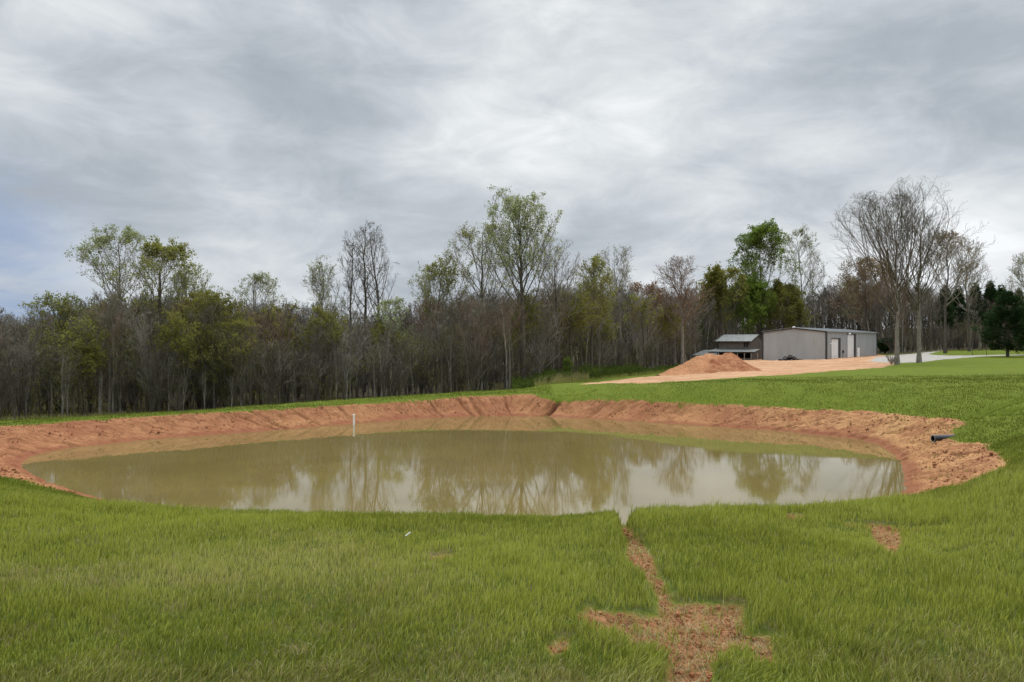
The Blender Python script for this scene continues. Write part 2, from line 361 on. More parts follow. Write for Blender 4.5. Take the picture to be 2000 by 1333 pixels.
# ground material ---------------------------------------------------------------------
gm, t, out = material('ground_cover')
pos = t.pos()
a_red, a_yard, a_grv, a_bare, a_lit, a_pond = (t.attr(k) for k in ('red', 'yard', 'gravel', 'bare', 'litter', 'pond'))
nf = t.noise(pos, 3.2, 5, .7); nm = t.noise(pos, .55, 4, .6); nl = t.noise(pos, .12, 3, .5); nh = t.noise(pos, 22, 4, .65)
# lawn colour: bright new rye grass with paler and duller drifts
gcol = t.mix(t.ramp(nm, .3, .7), (.10, .130, .014), (.135, .165, .020))
gcol = t.mix(t.ramp(nl, .38, .66), gcol, (.115, .148, .015))
gcol = t.mix(t.m('MULTIPLY', t.ramp(nh, .52, .75), .45), gcol, (.04, .085, .01))
gcol = t.mix(t.m('MULTIPLY', t.ramp(nf, .55, .8), .4), gcol, (.18, .205, .045))
# red clay
ncl = t.noise(t.scale(pos, (1, 1, 2.5)), 1.3, 6, .65)
clay = t.mix(t.ramp(ncl, .3, .7), (.262, .108, .050), (.385, .182, .088))
clay = t.mix(t.m('MULTIPLY', t.ramp(nf, .5, .8), .6), clay, (.47, .25, .125))
clay = t.mix(t.m('MULTIPLY', t.ramp(nh, .52, .68), .75), clay, (.17, .065, .03))
buv = t.attr('bank_uv', 'Vector'); st1 = t.noise(t.scale(buv, (2.6, .55, 1)), 1.0, 4, .6); st2 = t.noise(t.scale(buv, (7.5, 2.6, 1)), 1.0, 3, .6)
crk = t.m('SUBTRACT', 1.0, t.ramp(t.m('ABSOLUTE', t.m('SUBTRACT', st1, .5)), .004, .03)); spk = t.ramp(st2, .56, .70)
bsep = t.node('ShaderNodeSeparateXYZ'); t.l.new(pos, bsep.inputs[0]); rt_end = t.ramp(bsep.outputs[0], 11, 18)
clay = t.mix(t.m('MULTIPLY', t.m('MULTIPLY', rt_end, t.ramp(nm, .35, .6)), .6), clay, (.56, .33, .145))
clay = t.mix(t.m('MULTIPLY', crk, .7), clay, (.16, .065, .032)); clay = t.mix(t.m('MULTIPLY', spk, .65), clay, (.19, .08, .04))
clay = t.mix(t.m('MULTIPLY', t.ramp(nl, .45, .62), .35), clay, (.44, .24, .10)); clay = t.mix(t.m('MULTIPLY', t.ramp(t.noise(pos, .35, 5, .65), .52, .62), .45), clay, (.25, .095, .05))
wetn = t.m('ADD', t.m('MULTIPLY', t.m('SUBTRACT', nf, .5), .8), t.m('MULTIPLY', t.m('SUBTRACT', nm, .5), 1.2))
wet = t.ramp(t.m('ADD', a_pond, wetn), -.55, -.25)
clay = t.mix(t.m('MULTIPLY', t.attr('gully'), .9), clay, (.10, .035, .02))  # gully darkened in the colour: its shade together with moist clay
clay = t.mix(t.m('MULTIPLY', wet, .8), clay, (.235, .088, .045))
# disturbed yard: paler orange sand and clay
nyd = t.noise(t.scale(pos, (.25, 1, 1)), .8, 6, .6)
yc = t.mix(t.ramp(nyd, .35, .65), (.40, .215, .11), (.53, .325, .195))
yc = t.mix(t.m('MULTIPLY', t.ramp(nf, .5, .7), .35), yc, (.42, .19, .09))
gv = t.mix(t.ramp(nf, .35, .65), (.28, .26, .23), (.42, .39, .345))
gv = t.mix(t.m('MULTIPLY', t.ramp(nm, .5, .7), .5), gv, (.50, .39, .30))
yc = t.mix(t.ramp(t.m('ADD', a_grv, t.m('MULTIPLY', t.m('SUBTRACT', nf, .5), 3.)), -.6, .6), yc, gv)
# soil of the worn patches near the camera
bs = t.mix(t.ramp(t.noise(t.scale(pos, (1, 2.4, 1)), 5, 5, .65), .3, .7), (.23, .09, .042), (.40, .185, .088))
bs = t.mix(t.m('MULTIPLY', t.ramp(nh, .55, .72), .5), bs, (.50, .28, .145))
lit = t.mix(t.ramp(nf, .35, .65), (.045, .034, .022), (.10, .075, .045))
lit = t.mix(t.m('MULTIPLY', t.ramp(nm, .5, .65), .6), lit, (.05, .07, .02))
edge = t.m('ADD', t.m('MULTIPLY', t.m('SUBTRACT', nf, .5), 1.1), t.m('MULTIPLY', t.m('SUBTRACT', nm, .5), .9))
c = t.mix(t.ramp(t.m('ADD', a_lit, t.m('MULTIPLY', t.m('SUBTRACT', nl, .5), 6.)), -.8, .8), gcol, lit)
c = t.mix(t.ramp(t.m('ADD', a_yard, t.m('MULTIPLY', edge, 1.1)), -.25, .25), c, yc)
c = t.mix(t.ramp(t.m('ADD', a_grv, t.m('MULTIPLY', edge, 1.1)), -.25, .25), c, gv)
c = t.mix(t.ramp(t.m('ADD', a_red, edge), -.14, .14), c, clay)
c = t.mix(t.ramp(t.m('ADD', a_bare, t.m('MULTIPLY', edge, .1)), -.05, .05), c, bs)
# soil under the blades close to the camera
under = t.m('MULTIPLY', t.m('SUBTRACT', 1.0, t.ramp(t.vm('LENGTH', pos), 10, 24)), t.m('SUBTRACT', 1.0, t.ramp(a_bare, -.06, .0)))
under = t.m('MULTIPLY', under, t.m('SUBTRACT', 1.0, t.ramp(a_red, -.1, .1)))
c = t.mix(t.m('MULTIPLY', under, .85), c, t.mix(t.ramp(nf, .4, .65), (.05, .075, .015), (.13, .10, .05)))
bh = t.m('ADD', t.m('MULTIPLY', nh, .4), nf)
rg = t.m('SUBTRACT', .95, t.m('MULTIPLY', wet, .05))
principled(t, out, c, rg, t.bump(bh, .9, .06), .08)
GM = gm

# ground mesh --------------------------------------------------------------------------
th = np.concatenate([np.linspace(R(-36.2), R(36.2), 1330)])
coarse_r = np.concatenate([R(36.2) + np.cumsum(np.linspace(.0012, .05, 40))])
coarse_r = coarse_r[coarse_r < math.pi - .02]
last = np.linspace(coarse_r[-1], math.pi, 28)[1:] if coarse_r[-1] < math.pi - .05 else np.array([math.pi])
right = np.concatenate([coarse_r, last]); th = np.concatenate([-right[::-1][1:], th, right])   # from just past -180 to 180 degrees
rr_ = [.25, .6, 1, 1.5, 2, 2.5, 2.9]
def steps(a, b, s0, s1):
    v = a; o = []
    while v < b: o.append(v); v += s0 + (s1 - s0) * (v - a) / (b - a)
    return o
rr_ += steps(3.1, 9, .022, .05) + steps(9, 24, .08, .22) + steps(24, 36, .14, .12) + steps(36, 64, .075, .13) + steps(64, 190, .3, 1.2) + steps(190, 700, 3, 40) + [760, 1000, 1500, 2500, 4000, 6000, 9000]
rr_ = np.array(rr_); nR, nT = len(rr_), len(th)
TT, RR = np.meshgrid(th, rr_); X = RR * np.sin(TT); Y = RR * np.cos(TT)
M = masks(X, Y); Z = base_z(X, Y) + relief(X, Y, M)
idx = np.arange(nR * nT).reshape(nR, nT); idn = np.roll(idx, -1, 1)
Q = np.stack([idx[:-1], idn[:-1], idn[1:], idx[1:]], -1).reshape(-1, 4)[:, ::-1]
V = np.stack([X, Y, Z], -1).reshape(-1, 3)
fm = {k: v.reshape(-1)[Q].mean(1) for k, v in M.items()}
cls = np.zeros(len(Q), int)                         # 0 grass, 1 bank, 2 yard, 3 gravel, 4 forest floor, 5 worn soil
cls[fm['litter'] > 0] = 4; cls[fm['yard'] > 0] = 2; cls[fm['gravel'] > 0] = 3; cls[fm['red'] > 0] = 1; cls[fm['bare'] > 0] = 5
cls[fm['pond'] > .3] = 6
for k, nme in ((0, 'ground'), (1, 'pond_bank'), (2, 'dirt_yard'), (3, 'gravel_road'), (4, 'forest_floor'), (5, 'bare_soil'), (6, 'pond_bed')):
    f = Q[cls == k]
    if not len(f): continue
    u, inv = np.unique(f, return_inverse=True)
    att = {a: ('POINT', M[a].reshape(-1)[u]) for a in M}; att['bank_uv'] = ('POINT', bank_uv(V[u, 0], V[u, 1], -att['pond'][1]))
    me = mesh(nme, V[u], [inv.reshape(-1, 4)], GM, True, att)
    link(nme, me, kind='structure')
# centre cap under the camera
cap = np.concatenate([[[0, 0, -1.6]], V[:nT]]); i = np.arange(nT)
me = mesh('ground_cap', cap, [np.stack([np.zeros(nT, int), 1 + (i + 1) % nT, 1 + i], -1)], GM, True, {a: ('POINT', np.full(nT + 1, -2.)) for a in M})
link('ground_under_camera', me, kind='structure')
del X, Y, Z, Q, V, TT, RR

# ------------------------------------------------------------------ pond water
wm, t, out = material('muddy_water')
pos = t.pos()
w1 = t.noise(t.scale(pos, (1.0, 2.6, 1)), 2.6, 3, .55); w2 = t.noise(t.scale(pos, (.35, 1.0, 1)), 9, 2, .5)
w3 = t.noise(pos, .25, 2, .5)
amp = t.ramp(t.m('ADD', w3, t.m('MULTIPLY', t.node('ShaderNodeSeparateXYZ').outputs[0], 0)), .35, .65, .35, 1.0)
hgt = t.m('MULTIPLY', t.m('ADD', w1, t.m('MULTIPLY', w2, .42)), amp)
silt = t.mix(t.ramp(t.noise(pos, .3, 3, .5), .35, .65), (.165, .124, .042), (.192, .144, .050))
b = principled(t, out, silt, .0, t.bump(hgt, .036, .02), .5, ior=1.40)
wp = shore.copy(); ctr = wp.mean(0); wp = ctr + (wp - ctr) * 1.06
n = len(wp); Vw = np.concatenate([[[ctr[0], ctr[1], WATER]], np.c_[wp, np.full(n, WATER)]]); i = np.arange(n)
fw = np.stack([np.zeros(n, int), 1 + i, 1 + (i + 1) % n], -1)
me = mesh('pond_water', Vw, [fw], wm); 
if me.polygons[0].normal.z < 0: me.flip_normals()
link('pond_water', me, kind='structure')

# ------------------------------------------------------------------ grass blades
gbm, t, out = material('grass_blade')
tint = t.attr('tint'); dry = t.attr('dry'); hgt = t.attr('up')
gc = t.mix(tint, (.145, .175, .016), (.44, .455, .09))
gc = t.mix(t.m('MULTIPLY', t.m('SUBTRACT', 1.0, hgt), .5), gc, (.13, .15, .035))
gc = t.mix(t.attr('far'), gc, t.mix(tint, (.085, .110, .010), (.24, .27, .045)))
gc = t.mix(dry, gc, t.mix(tint, (.27, .215, .085), (.56, .48, .27)))
df = t.node('ShaderNodeBsdfDiffuse'); t.put(df.inputs[0], gc)
tr = t.node('ShaderNodeBsdfTranslucent'); t.put(tr.inputs[0], t.vm('MULTIPLY', gc, (1.1, 1.15, .7)))
gl = t.node('ShaderNodeBsdfGlossy'); gl.inputs['Roughness'].default_value = .45; t.put(gl.inputs[0], (.6, .65, .6))
m1 = t.node('ShaderNodeMixShader'); m1.inputs[0].default_value = .38; t.l.new(df.outputs[0], m1.inputs[1]); t.l.new(tr.outputs[0], m1.inputs[2])
m2 = t.node('ShaderNodeMixShader'); m2.inputs[0].default_value = .025; t.l.new(m1.outputs[0], m2.inputs[1]); t.l.new(gl.outputs[0], m2.inputs[2])
t.l.new(m2.outputs[0], out.inputs[0])
rng = np.random.default_rng(7)

def blades(x, y, z, length, width, lean_x, lean_y, lean, tint, dry, name, **props):
    """one curved, tapering blade per point"""
    n = len(x); a = rng.uniform(0, 2 * math.pi, n)
    wx, wy = np.cos(a) * width * .5, np.sin(a) * width * .5
    az = rng.uniform(0, 2 * math.pi, n); l = lean * rng.uniform(.3, 1.2, n)
    lx, ly = lean_x + np.cos(az) * l, lean_y + np.sin(az) * l
    V = np.empty((n, 5, 3))
    k = 1 / np.sqrt(1 + (lx ** 2 + ly ** 2) * .6)
    mx, my, mz = x + lx * length * .42 * k * .7, y + ly * length * .42 * k * .7, z + length * .55 * k
    tx, ty, tz = x + lx * length * k, y + ly * length * k, z + length * k
    V[:, 0] = np.c_[x - wx, y - wy, z - .01]; V[:, 1] = np.c_[x + wx, y + wy, z - .01]
    V[:, 2] = np.c_[mx + wx * .8, my + wy * .8, mz]; V[:, 3] = np.c_[mx - wx * .8, my - wy * .8, mz]
    V[:, 4] = np.c_[tx, ty, tz]
    i = np.arange(n)[:, None] * 5
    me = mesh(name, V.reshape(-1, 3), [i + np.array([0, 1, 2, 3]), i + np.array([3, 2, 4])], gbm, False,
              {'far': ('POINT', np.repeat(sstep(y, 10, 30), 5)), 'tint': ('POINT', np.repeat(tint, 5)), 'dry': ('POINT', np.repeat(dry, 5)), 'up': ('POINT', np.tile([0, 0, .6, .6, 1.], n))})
    return link(name, me, kind='stuff', **props)

def sample(n, d0, d1, power, u0=-.80, u1=.80):
    """random points of the view fan, density falling with depth ** power"""
    q = rng.random(n); e = 2 - power
    dd = (q * (d1 ** e - d0 ** e) + d0 ** e) ** (1 / e)
    return rng.uniform(u0, u1, n) * dd, dd
def keep_grass(x, y, soft=.05):
    m = masks(x, y); j = vnoise(x / .12, y / .12, 5) * .12 + vnoise(x / .5, y / .5, 6) * .16 + rng.normal(0, soft, len(x))
    far = np.clip(y / 20, .3, 2.5)
    ok = (m['red'] + j * 1.6 * far < 0) & (m['pond'] < -.12) & (m['yard'] + j * 4 < 0) & (m['gravel'] + j * 4 < 0)
    ok &= ~((m['bare'] + j * .35 > -.035 * (y < 14)) & (rng.random(len(x)) > np.clip(.05 + 1.6 * (vnoise(x / .10, y / .10, 12) - .22), .02, .6)))
    rt_ = np.minimum.reduce([seg_d(x, y, r)[0] for r in ruts]); ok &= ~((y > 20) & (rt_ < .17))
    return ok, m
# near and middle field
x, y = sample(980000, 2.9, 30, 1.75, -1, 1); x = x / y * (.72 * y + 3.0)
ok, m = keep_grass(x, y)
# skip what the near crest hides completely and nobody can step aside to see
ok &= ~((y > 13) & (y < 19) & (np.abs(x / y + .03) < .30) & (rng.random(len(x)) < .7))
x, y = x[ok], y[ok]; z = ground_z(x, y)
sparse = vnoise(x / .35, y / .35, 33) + vnoise(x / 1.3, y / 1.3, 34)
keep = rng.random(len(x)) < np.clip(1.05 + sparse * .45, .25, 1); x, y, z = x[keep], y[keep], z[keep]
px = CX + F * x / y; py = CY - F * z / y
n = len(x)
# the trampled, duller strip on the left and the matted old grass right at the camera's feet
wx_, wy_ = x / y, y
brown = np.exp(-((wx_ + .27) / .2) ** 2 - ((y - 5.6) / 1.3) ** 2) * .42 + np.exp(-((wx_ + .62) / .2) ** 2 - ((y - 5.2) / .5) ** 2) * .25
brown += sstep(-y, -4.15, -3.5) * .55 * sstep(vnoise(x / .7, y / .3, 44) - .12 * (wx_ > .2), -.35, .25)
brown += np.exp(-((y - 5.15 - .1 * wx_) / .14) ** 2) * (wx_ < -.35) * .3
brown = np.clip(brown + vnoise(x / .8, y / .8, 47) * .28, .035, .9)
dryv = np.where(rng.random(n) < brown * .55, rng.uniform(.45, 1, n), brown * .45)
L = rng.uniform(.028, .068, n) * (1 + .5 * vnoise(x / .6, y / .6, 48)) * np.where(wx_ > .13, 1.18, 1.0)
L *= (1 + .5 * (rng.random(n) < .04)) * (1 + .35 * np.clip(vnoise(x / .16, y / .16, 58) * 2, -.6, 1))
L *= 1 + .35 * sstep(y, 6.5, 8.5) * (rng.random(n) ** 2) * (1 + (wx_ > .12))
W = rng.uniform(.0036, .0075, n) * np.maximum(1, (y / 5.5) ** .75)
mat = sstep(-y, -4.8, -3.4)
lx = .10 + .55 * mat * sstep(vnoise(x / .5, y / .5, 49), -.4, .3); ly = .05 + vnoise(x / .9, y / .9, 50) * .3
tn = np.clip(.45 + rng.normal(0, .33, n) + .5 * (rng.random(n) < .06) + vnoise(x / 1.1, y / 1.1, 53) * .6 + vnoise(x / .3, y / .3, 59) * .35 - .15 * mat + vnoise(x / 4, y / 3, 57) * .4, 0, 1)
blades(x, y, z, L, W, lx, ly, .30 + .35 * mat, tn, dryv, 'grass')
# short tufts over the lawn beyond the pond and along the edge of the bank
x, y = sample(420000, 28, 60, 1.3)
px = CX + F * x / y; ok, m = keep_grass(x, y, .12)
ok &= (m['litter'] < 0) & (rng.random(len(x)) < np.clip(.75 + vnoise(x / .8, y / .8, 61) + .4 * (m['red'] > -1.2), .1, 1) * (1 - sstep(y, 48, 60) * (x > 3)))
x, y = x[ok], y[ok]; n = len(x); z = ground_z(x, y)
blades(x, y, z, rng.uniform(.04, .10, n), rng.uniform(.012, .028, n), 0, 0, .5, np.clip(.08 + rng.normal(0, .22, n) + vnoise(x / 2.5, y / 2.5, 66) * .5, 0, 1), rng.uniform(0, .12, n), 'lawn_grass')
# thin grass coming up on the right end of the bank, round the drain pipe
x, y = sample(9000, 22, 40, 1.0, .48, .70)
m = masks(x, y); g = fbm(x / 1.3, y / .9, 88, 2) + np.exp(-(np.hypot(x - 21.5, y - 33.6) / 1.8) ** 2) * 1.1
ok = (m['red'] > -.2) & (m['pond'] < -.8) & (g > .22); x, y = x[ok], y[ok]; n = len(x); z = ground_z(x, y)
blades(x, y, z, rng.uniform(.05, .13, n), rng.uniform(.012, .03, n), 0, 0, .6, rng.uniform(.2, .8, n), rng.uniform(0, .35, n), 'sprouting_grass')
# dead straw lying on the worn soil, and pale matted tufts
x, y = sample(60000, 3.0, 8.5, 1.6, .02, .56); m = masks(x, y); ok = m['bare'] > .01; x, y = x[ok], y[ok]
x2, y2 = sample(9000, 3.1, 4.3, 1.4)
cl_ = vnoise(x2 / .30, y2 / .12, 101) + vnoise(x2 / .9, y2 / .5, 102); k = cl_ > .42; x = np.r_[x, x2[k]]; y = np.r_[y, y2[k]]
for (qx, qy, cnt) in ((195, 1118, 120), (40, 1122, 50), (235, 1113, 50), (305, 1108, 45), (120, 1120, 30), (415, 1106, 40), (850, 1092, 60), (590, 1275, 60), (640, 1308, 120), (1850, 1070, 60)):
    hx, hy = hit(qx, qy, 1.5); x = np.r_[x, hx + rng.normal(0, .05, cnt)]; y = np.r_[y, hy + rng.normal(0, .035, cnt)]
n = len(x); z = ground_z(x, y) + .008
sel = rng.random(n) < .8; 
blades(x[sel], y[sel], z[sel], rng.uniform(.03, .09, sel.sum()), rng.uniform(.0018, .0035, sel.sum()), 0, 0, 3.2, rng.uniform(0, 1, sel.sum()), np.full(sel.sum(), 1.), 'dead_straw')
# clods on the bare soil
def clods(x, y, size, name, mat_, **props):
    n = len(x); z = ground_z(x, y); ico = bpy.data.meshes.new('tmp')
    import bmesh
    bm = bmesh.new(); bmesh.ops.create_icosphere(bm, subdivisions=1, radius=1); bm.to_mesh(ico); bm.free()
    bv = np.empty(len(ico.vertices) * 3); ico.vertices.foreach_get('co', bv); bv = bv.reshape(-1, 3)
    bf = np.array([p.vertices[:] for p in ico.polygons]); bpy.data.meshes.remove(ico)
    V = bv[None] * (1 + rng.uniform(-.35, .35, (n, len(bv), 1))) * (size[:, None, None] * rng.uniform(.6, 1.2, (n, 1, 3)))
    V += np.c_[x, y, z + size * .15][:, None]
    Fc = bf[None] + (np.arange(n) * len(bv))[:, None, None]
    me = mesh(name, V.reshape(-1, 3), [Fc.reshape(-1, 3)], mat_, False, {'red': ('POINT', np.full(n * len(bv), -9.)), 'bare': ('POINT', np.full(n * len(bv), 1.)), 'yard': ('POINT', np.full(n * len(bv), -9.)), 'gravel': ('POINT', np.full(n * len(bv), -9.)), 'litter': ('POINT', np.full(n * len(bv), -9.)), 'pond': ('POINT', np.full(n * len(bv), -9.))})
    return link(name, me, kind='stuff', **props)
x, y = sample(40000, 3.0, 8.5, 1.5, .02, .56); m = masks(x, y); ok = m['bare'] > 0; x, y = x[ok], y[ok]
clods(x, y, rng.gamma(2., .0032, len(x)), 'soil_clods', GM)
x, y = sample(90000, 22, 56, 1.2); m = masks(x, y); ok = (m['red'] > .1) & (m['pond'] < -.5) & (vnoise(x / .6, y / .6, 3) > -.1); x, y = x[ok], y[ok]
me_ = clods(x, y, rng.gamma(2.2, .009, len(x)), 'bank_clods', GM).data
a_ = me_.attributes['bare']; a_.data.foreach_set('value', np.full(len(me_.vertices), -9., np.float32)); a_ = me_.attributes['red']; a_.data.foreach_set('value', np.full(len(me_.vertices), 1., np.float32))

# ------------------------------------------------------------------ solid-shape helpers
class Bag:
    def __init__(s): s.v = []; s.f3 = []; s.f4 = []; s.n = 0
    def add(s, V, F):
        V = np.asarray(V, float); F = np.asarray(F)
        (s.f4 if F.shape[1] == 4 else s.f3).append(F + s.n); s.v.append(V); s.n += len(V); return s
    def hexa(s, p):                # eight corners: bottom ring then top ring
        return s.add(p, [[0, 3, 2, 1], [4, 5, 6, 7], [0, 1, 5, 4], [1, 2, 6, 5], [2, 3, 7, 6], [3, 0, 4, 7]])
    def box(s, x0, x1, y0, y1, z0, z1):
        return s.hexa([(x0, y0, z0), (x1, y0, z0), (x1, y1, z0), (x0, y1, z0), (x0, y0, z1), (x1, y0, z1), (x1, y1, z1), (x0, y1, z1)])
    def slab(s, q, th):            # a quad given by four corners, thickened along its normal
        q = np.array(q, float); nrm = np.cross(q[1] - q[0], q[3] - q[0]); nrm /= np.linalg.norm(nrm)
        return s.hexa(np.concatenate([q - nrm * th, q]))
    def tube(s, pts, rad, sides=8, cap=True):
        pts = np.array(pts, float); n = len(pts); rad = np.broadcast_to(rad, (n,)).astype(float)
        dr = np.gradient(pts, axis=0); dr /= np.linalg.norm(dr, axis=1)[:, None]
        ref = np.array([0, 0, 1.]) if abs(dr[0, 2]) < .9 else np.array([1., 0, 0])
        a = np.cross(dr, ref); a /= np.linalg.norm(a, axis=1)[:, None]; b = np.cross(dr, a)
        an = np.arange(sides) * 2 * math.pi / sides
        ring = pts[:, None] + rad[:, None, None] * (a[:, None] * np.cos(an)[None, :, None] + b[:, None] * np.sin(an)[None, :, None])
        i = np.arange(n * sides).reshape(n, sides); j = np.roll(i, -1, 1)
        s.add(ring.reshape(-1, 3), np.stack([i[:-1], j[:-1], j[1:], i[1:]], -1).reshape(-1, 4))
        if cap:
            for ri, fl in ((0, 1), (n - 1, -1)):
                k = np.arange(1, sides - 1); base = s.n
                s.add(ring[ri], np.stack([np.zeros(sides - 2, int), k, k + 1], -1)[:, ::fl])
        return s
    def obj(s, name, mat_, parent=None, smooth=False, **props):
        F = []
        if s.f4: F.append(np.concatenate(s.f4))
        if s.f3: F.append(np.concatenate(s.f3))
        me = mesh(name, np.concatenate(s.v), F, mat_, smooth); return link(name, me, parent, **props)

def simple(name, a, b, scale=2., rough=.7, spec=.3, metal=0., stretch=(1, 1, 1), stain=None, bump=0):
    m, t, out = material(name); co = t.node('ShaderNodeTexCoord').outputs['Object']
    n = t.noise(t.scale(co, stretch), scale, 5, .6); c = t.mix(t.ramp(n, .3, .7), a, b)
    if stain:
        n2 = t.noise(t.scale(co, (1, 1, .35)), .7, 4, .65); c = t.mix(t.m('MULTIPLY', t.ramp(n2, .5, .75), .55), c, stain)
    principled(t, out, c, rough, t.bump(n, bump, .02) if bump else None, spec, metal); return m
siding = simple('grey_metal_siding', (.37, .38, .375), (.43, .44, .435), .5, .5, .4, .0, (1, 1, .3), (.34, .325, .30))
siding2 = simple('cool_grey_siding', (.33, .345, .345), (.38, .395, .395), .5, .5, .4, .0, (1, 1, .3), (.25, .25, .235))
trim = simple('dark_trim', (.035, .038, .04), (.055, .058, .06), 1, .5)
roofm = simple('pale_metal_roof', (.30, .31, .31), (.38, .39, .39), .6, .45, .4, .3)
white = simple('white_door', (.72, .73, .72), (.80, .81, .80), 1.2, .5, .3, 0, (1, 1, 1), (.48, .48, .46))
bright = simple('white_paint', (.78, .78, .77), (.82, .82, .81), 1.2, .5)
darkin = simple('dark_interior', (.012, .012, .012), (.03, .028, .025), 1)  # near-black colour carries the shade of the barn's unlit inside
wood = simple('weathered_boards', (.10, .085, .07), (.24, .205, .17), 3, .9, .1, 0, (1, 1, 4), (.07, .055, .045), .4)
oldroof = simple('old_tin_roof', (.095, .105, .10), (.17, .18, .17), 1.3, .6, .3, .2, (1, 1, 1), (.20, .16, .13))
post_m = simple('grey_post_wood', (.20, .19, .17), (.30, .28, .26), 4, .9)

# ------------------------------------------------------------------ metal workshop
def line_param(o, dvec, px):       # where the upright plane through photo column px cuts a wall line
    k = (px - CX) / F; return (k * o[1] - o[0]) / (dvec[0] - k * dvec[1])
ux, uy = .634, .773; vx, vy = -.773, .634
O1 = np.array(P(1614, 143)[:2]); Lw = line_param(O1, (ux, uy), 1712); Ww = line_param(O1, (vx, vy), 1490)
FZ = -3.42                          # floor
EV, RG = 5.25, 5.95                 # eave and ridge above the floor
ws = thing('metal_workshop', 'long grey corrugated metal workshop with two white roller doors beside the dirt yard', 'workshop', (O1[0], O1[1], FZ), math.atan2(uy, ux))
def ribbed(x0, x1, top0, top1, z0, axis, face, pitch=.3, depth=.035, off=0.):
    """a wall sheet with raised ribs; runs along local x (axis 0) or local y (axis 1), facing `face`"""
    b = Bag(); n = max(1, int(round((x1 - x0) / pitch))); xs = []; ds = []
    p = (x1 - x0) / n
    for i in range(n):
        a = x0 + i * p; xs += [a, a + p * .62, a + p * .70, a + p * .92]; ds += [0, 0, depth, depth]
    xs.append(x1); ds.append(0); xs = np.array(xs); ds = np.array(ds) * face + off
    tp = top0 + (top1 - top0) * (xs - x0) / max(x1 - x0, 1e-6); m = len(xs)
    lo = np.c_[xs, ds, np.full(m, z0)]; hi = np.c_[xs, ds, tp]
    if axis: lo = lo[:, [1, 0, 2]]; hi = hi[:, [1, 0, 2]]
    i = np.arange(m - 1); b.add(np.concatenate([lo, hi]), np.stack([i, i + 1, i + 1 + m, i + m], -1)); return b
# gable wall (local x = 0, runs along +y)
g = ribbed(0, Ww / 2, EV, RG, -.9, 1, -1); g2 = ribbed(Ww / 2, Ww, RG, EV, -.9, 1, -1)
for bb in (g2,):
    g.add(bb.v[0], bb.f4[0])
g.obj('gable_wall', siding, ws)
# door positions along the long wall from the photo
dpos = [(line_param(O1, (ux, uy), a), line_param(O1, (ux, uy), b_), h) for a, b_, h in ((1622.8, 1641, 3.85), (1654.2, 1671, 4.7))]
wd = (line_param(O1, (ux, uy), 1673.6), line_param(O1, (ux, uy), 1679), 2.15)
fr = Bag(); xs = [0]
segs = [(0, dpos[0][0], 0), (dpos[0][0], dpos[0][1], dpos[0][2]), (dpos[0][1], dpos[1][0], 0), (dpos[1][0], dpos[1][1], dpos[1][2]), (dpos[1][1], wd[0], 0), (wd[0], wd[1], wd[2]), (wd[1], Lw, 0)]
for a, b_, h in segs:
    r_ = ribbed(a, b_, EV, EV, h if h else -.4, 0, -1); fr.add(r_.v[0], r_.f4[0])
fr.obj('front_wall', siding2, ws)
bk = ribbed(0, Lw, EV, EV, -.6, 0, 1, off=Ww); bk.obj('rear_wall', siding2, ws)
e1 = ribbed(0, Ww / 2, EV, RG, -.6, 1, 1, off=Lw); e2 = ribbed(Ww / 2, Ww, RG, EV, -.6, 1, 1, off=Lw); e1.add(e2.v[0], e2.f4[0]); e1.obj('end_wall', siding2, ws)
rf = Bag(); o = .22
sl = (RG - EV) / (Ww / 2)
rf.slab([(-o, -o, EV - sl * o + .09), (Lw + o, -o, EV - sl * o + .09), (Lw + o, Ww / 2, RG + .09), (-o, Ww / 2, RG + .09)], .06)
rf.slab([(-o, Ww / 2, RG + .09), (Lw + o, Ww / 2, RG + .09), (Lw + o, Ww + o, EV - sl * o + .09), (-o, Ww + o, EV - sl * o + .09)], .06)
for k in range(int(Lw / .9)):
    x_ = .4 + k * .9; rf.slab([(x_, -o, EV - sl * o + .125), (x_ + .06, -o, EV - sl * o + .125), (x_ + .06, Ww / 2, RG + .125), (x_, Ww / 2, RG + .125)], .03)
rfo = rf.obj('roof', roofm, ws)
cap_ = Bag(); cap_.tube([(-.4, Ww / 2, RG + .1), (.3, Ww / 2, RG + .14)], .16, 8); cap_.obj('ridge_vent', bright, rfo)
tb = Bag(); tb.box(-.16, .14, -.16, .12, -.9, EV + .02); tb.obj('corner_trim', trim, ws); tb = Bag()                       # near corner
tb.box(-.13, .10, Ww - .12, Ww + .16, -.9, EV + .0); tb.obj('corner_trim', trim, ws); tb = Bag()
tb.box(Lw - .14, Lw + .12, -.13, .10, -.5, EV - .02); tb.obj('corner_trim', trim, ws); tb = Bag()
tb.slab([(-.20, -o, EV - sl * o + .02), (-.06, -o, EV - sl * o + .02), (-.06, Ww / 2, RG + .02), (-.20, Ww / 2, RG + .02)], .20); tb.obj('gable_trim', trim, ws); tb = Bag()
tb.slab([(-.20, Ww / 2, RG + .02), (-.06, Ww / 2, RG + .02), (-.06, Ww + o, EV - sl * o + .02), (-.20, Ww + o, EV - sl * o + .02)], .20); tb.obj('gable_trim', trim, ws)

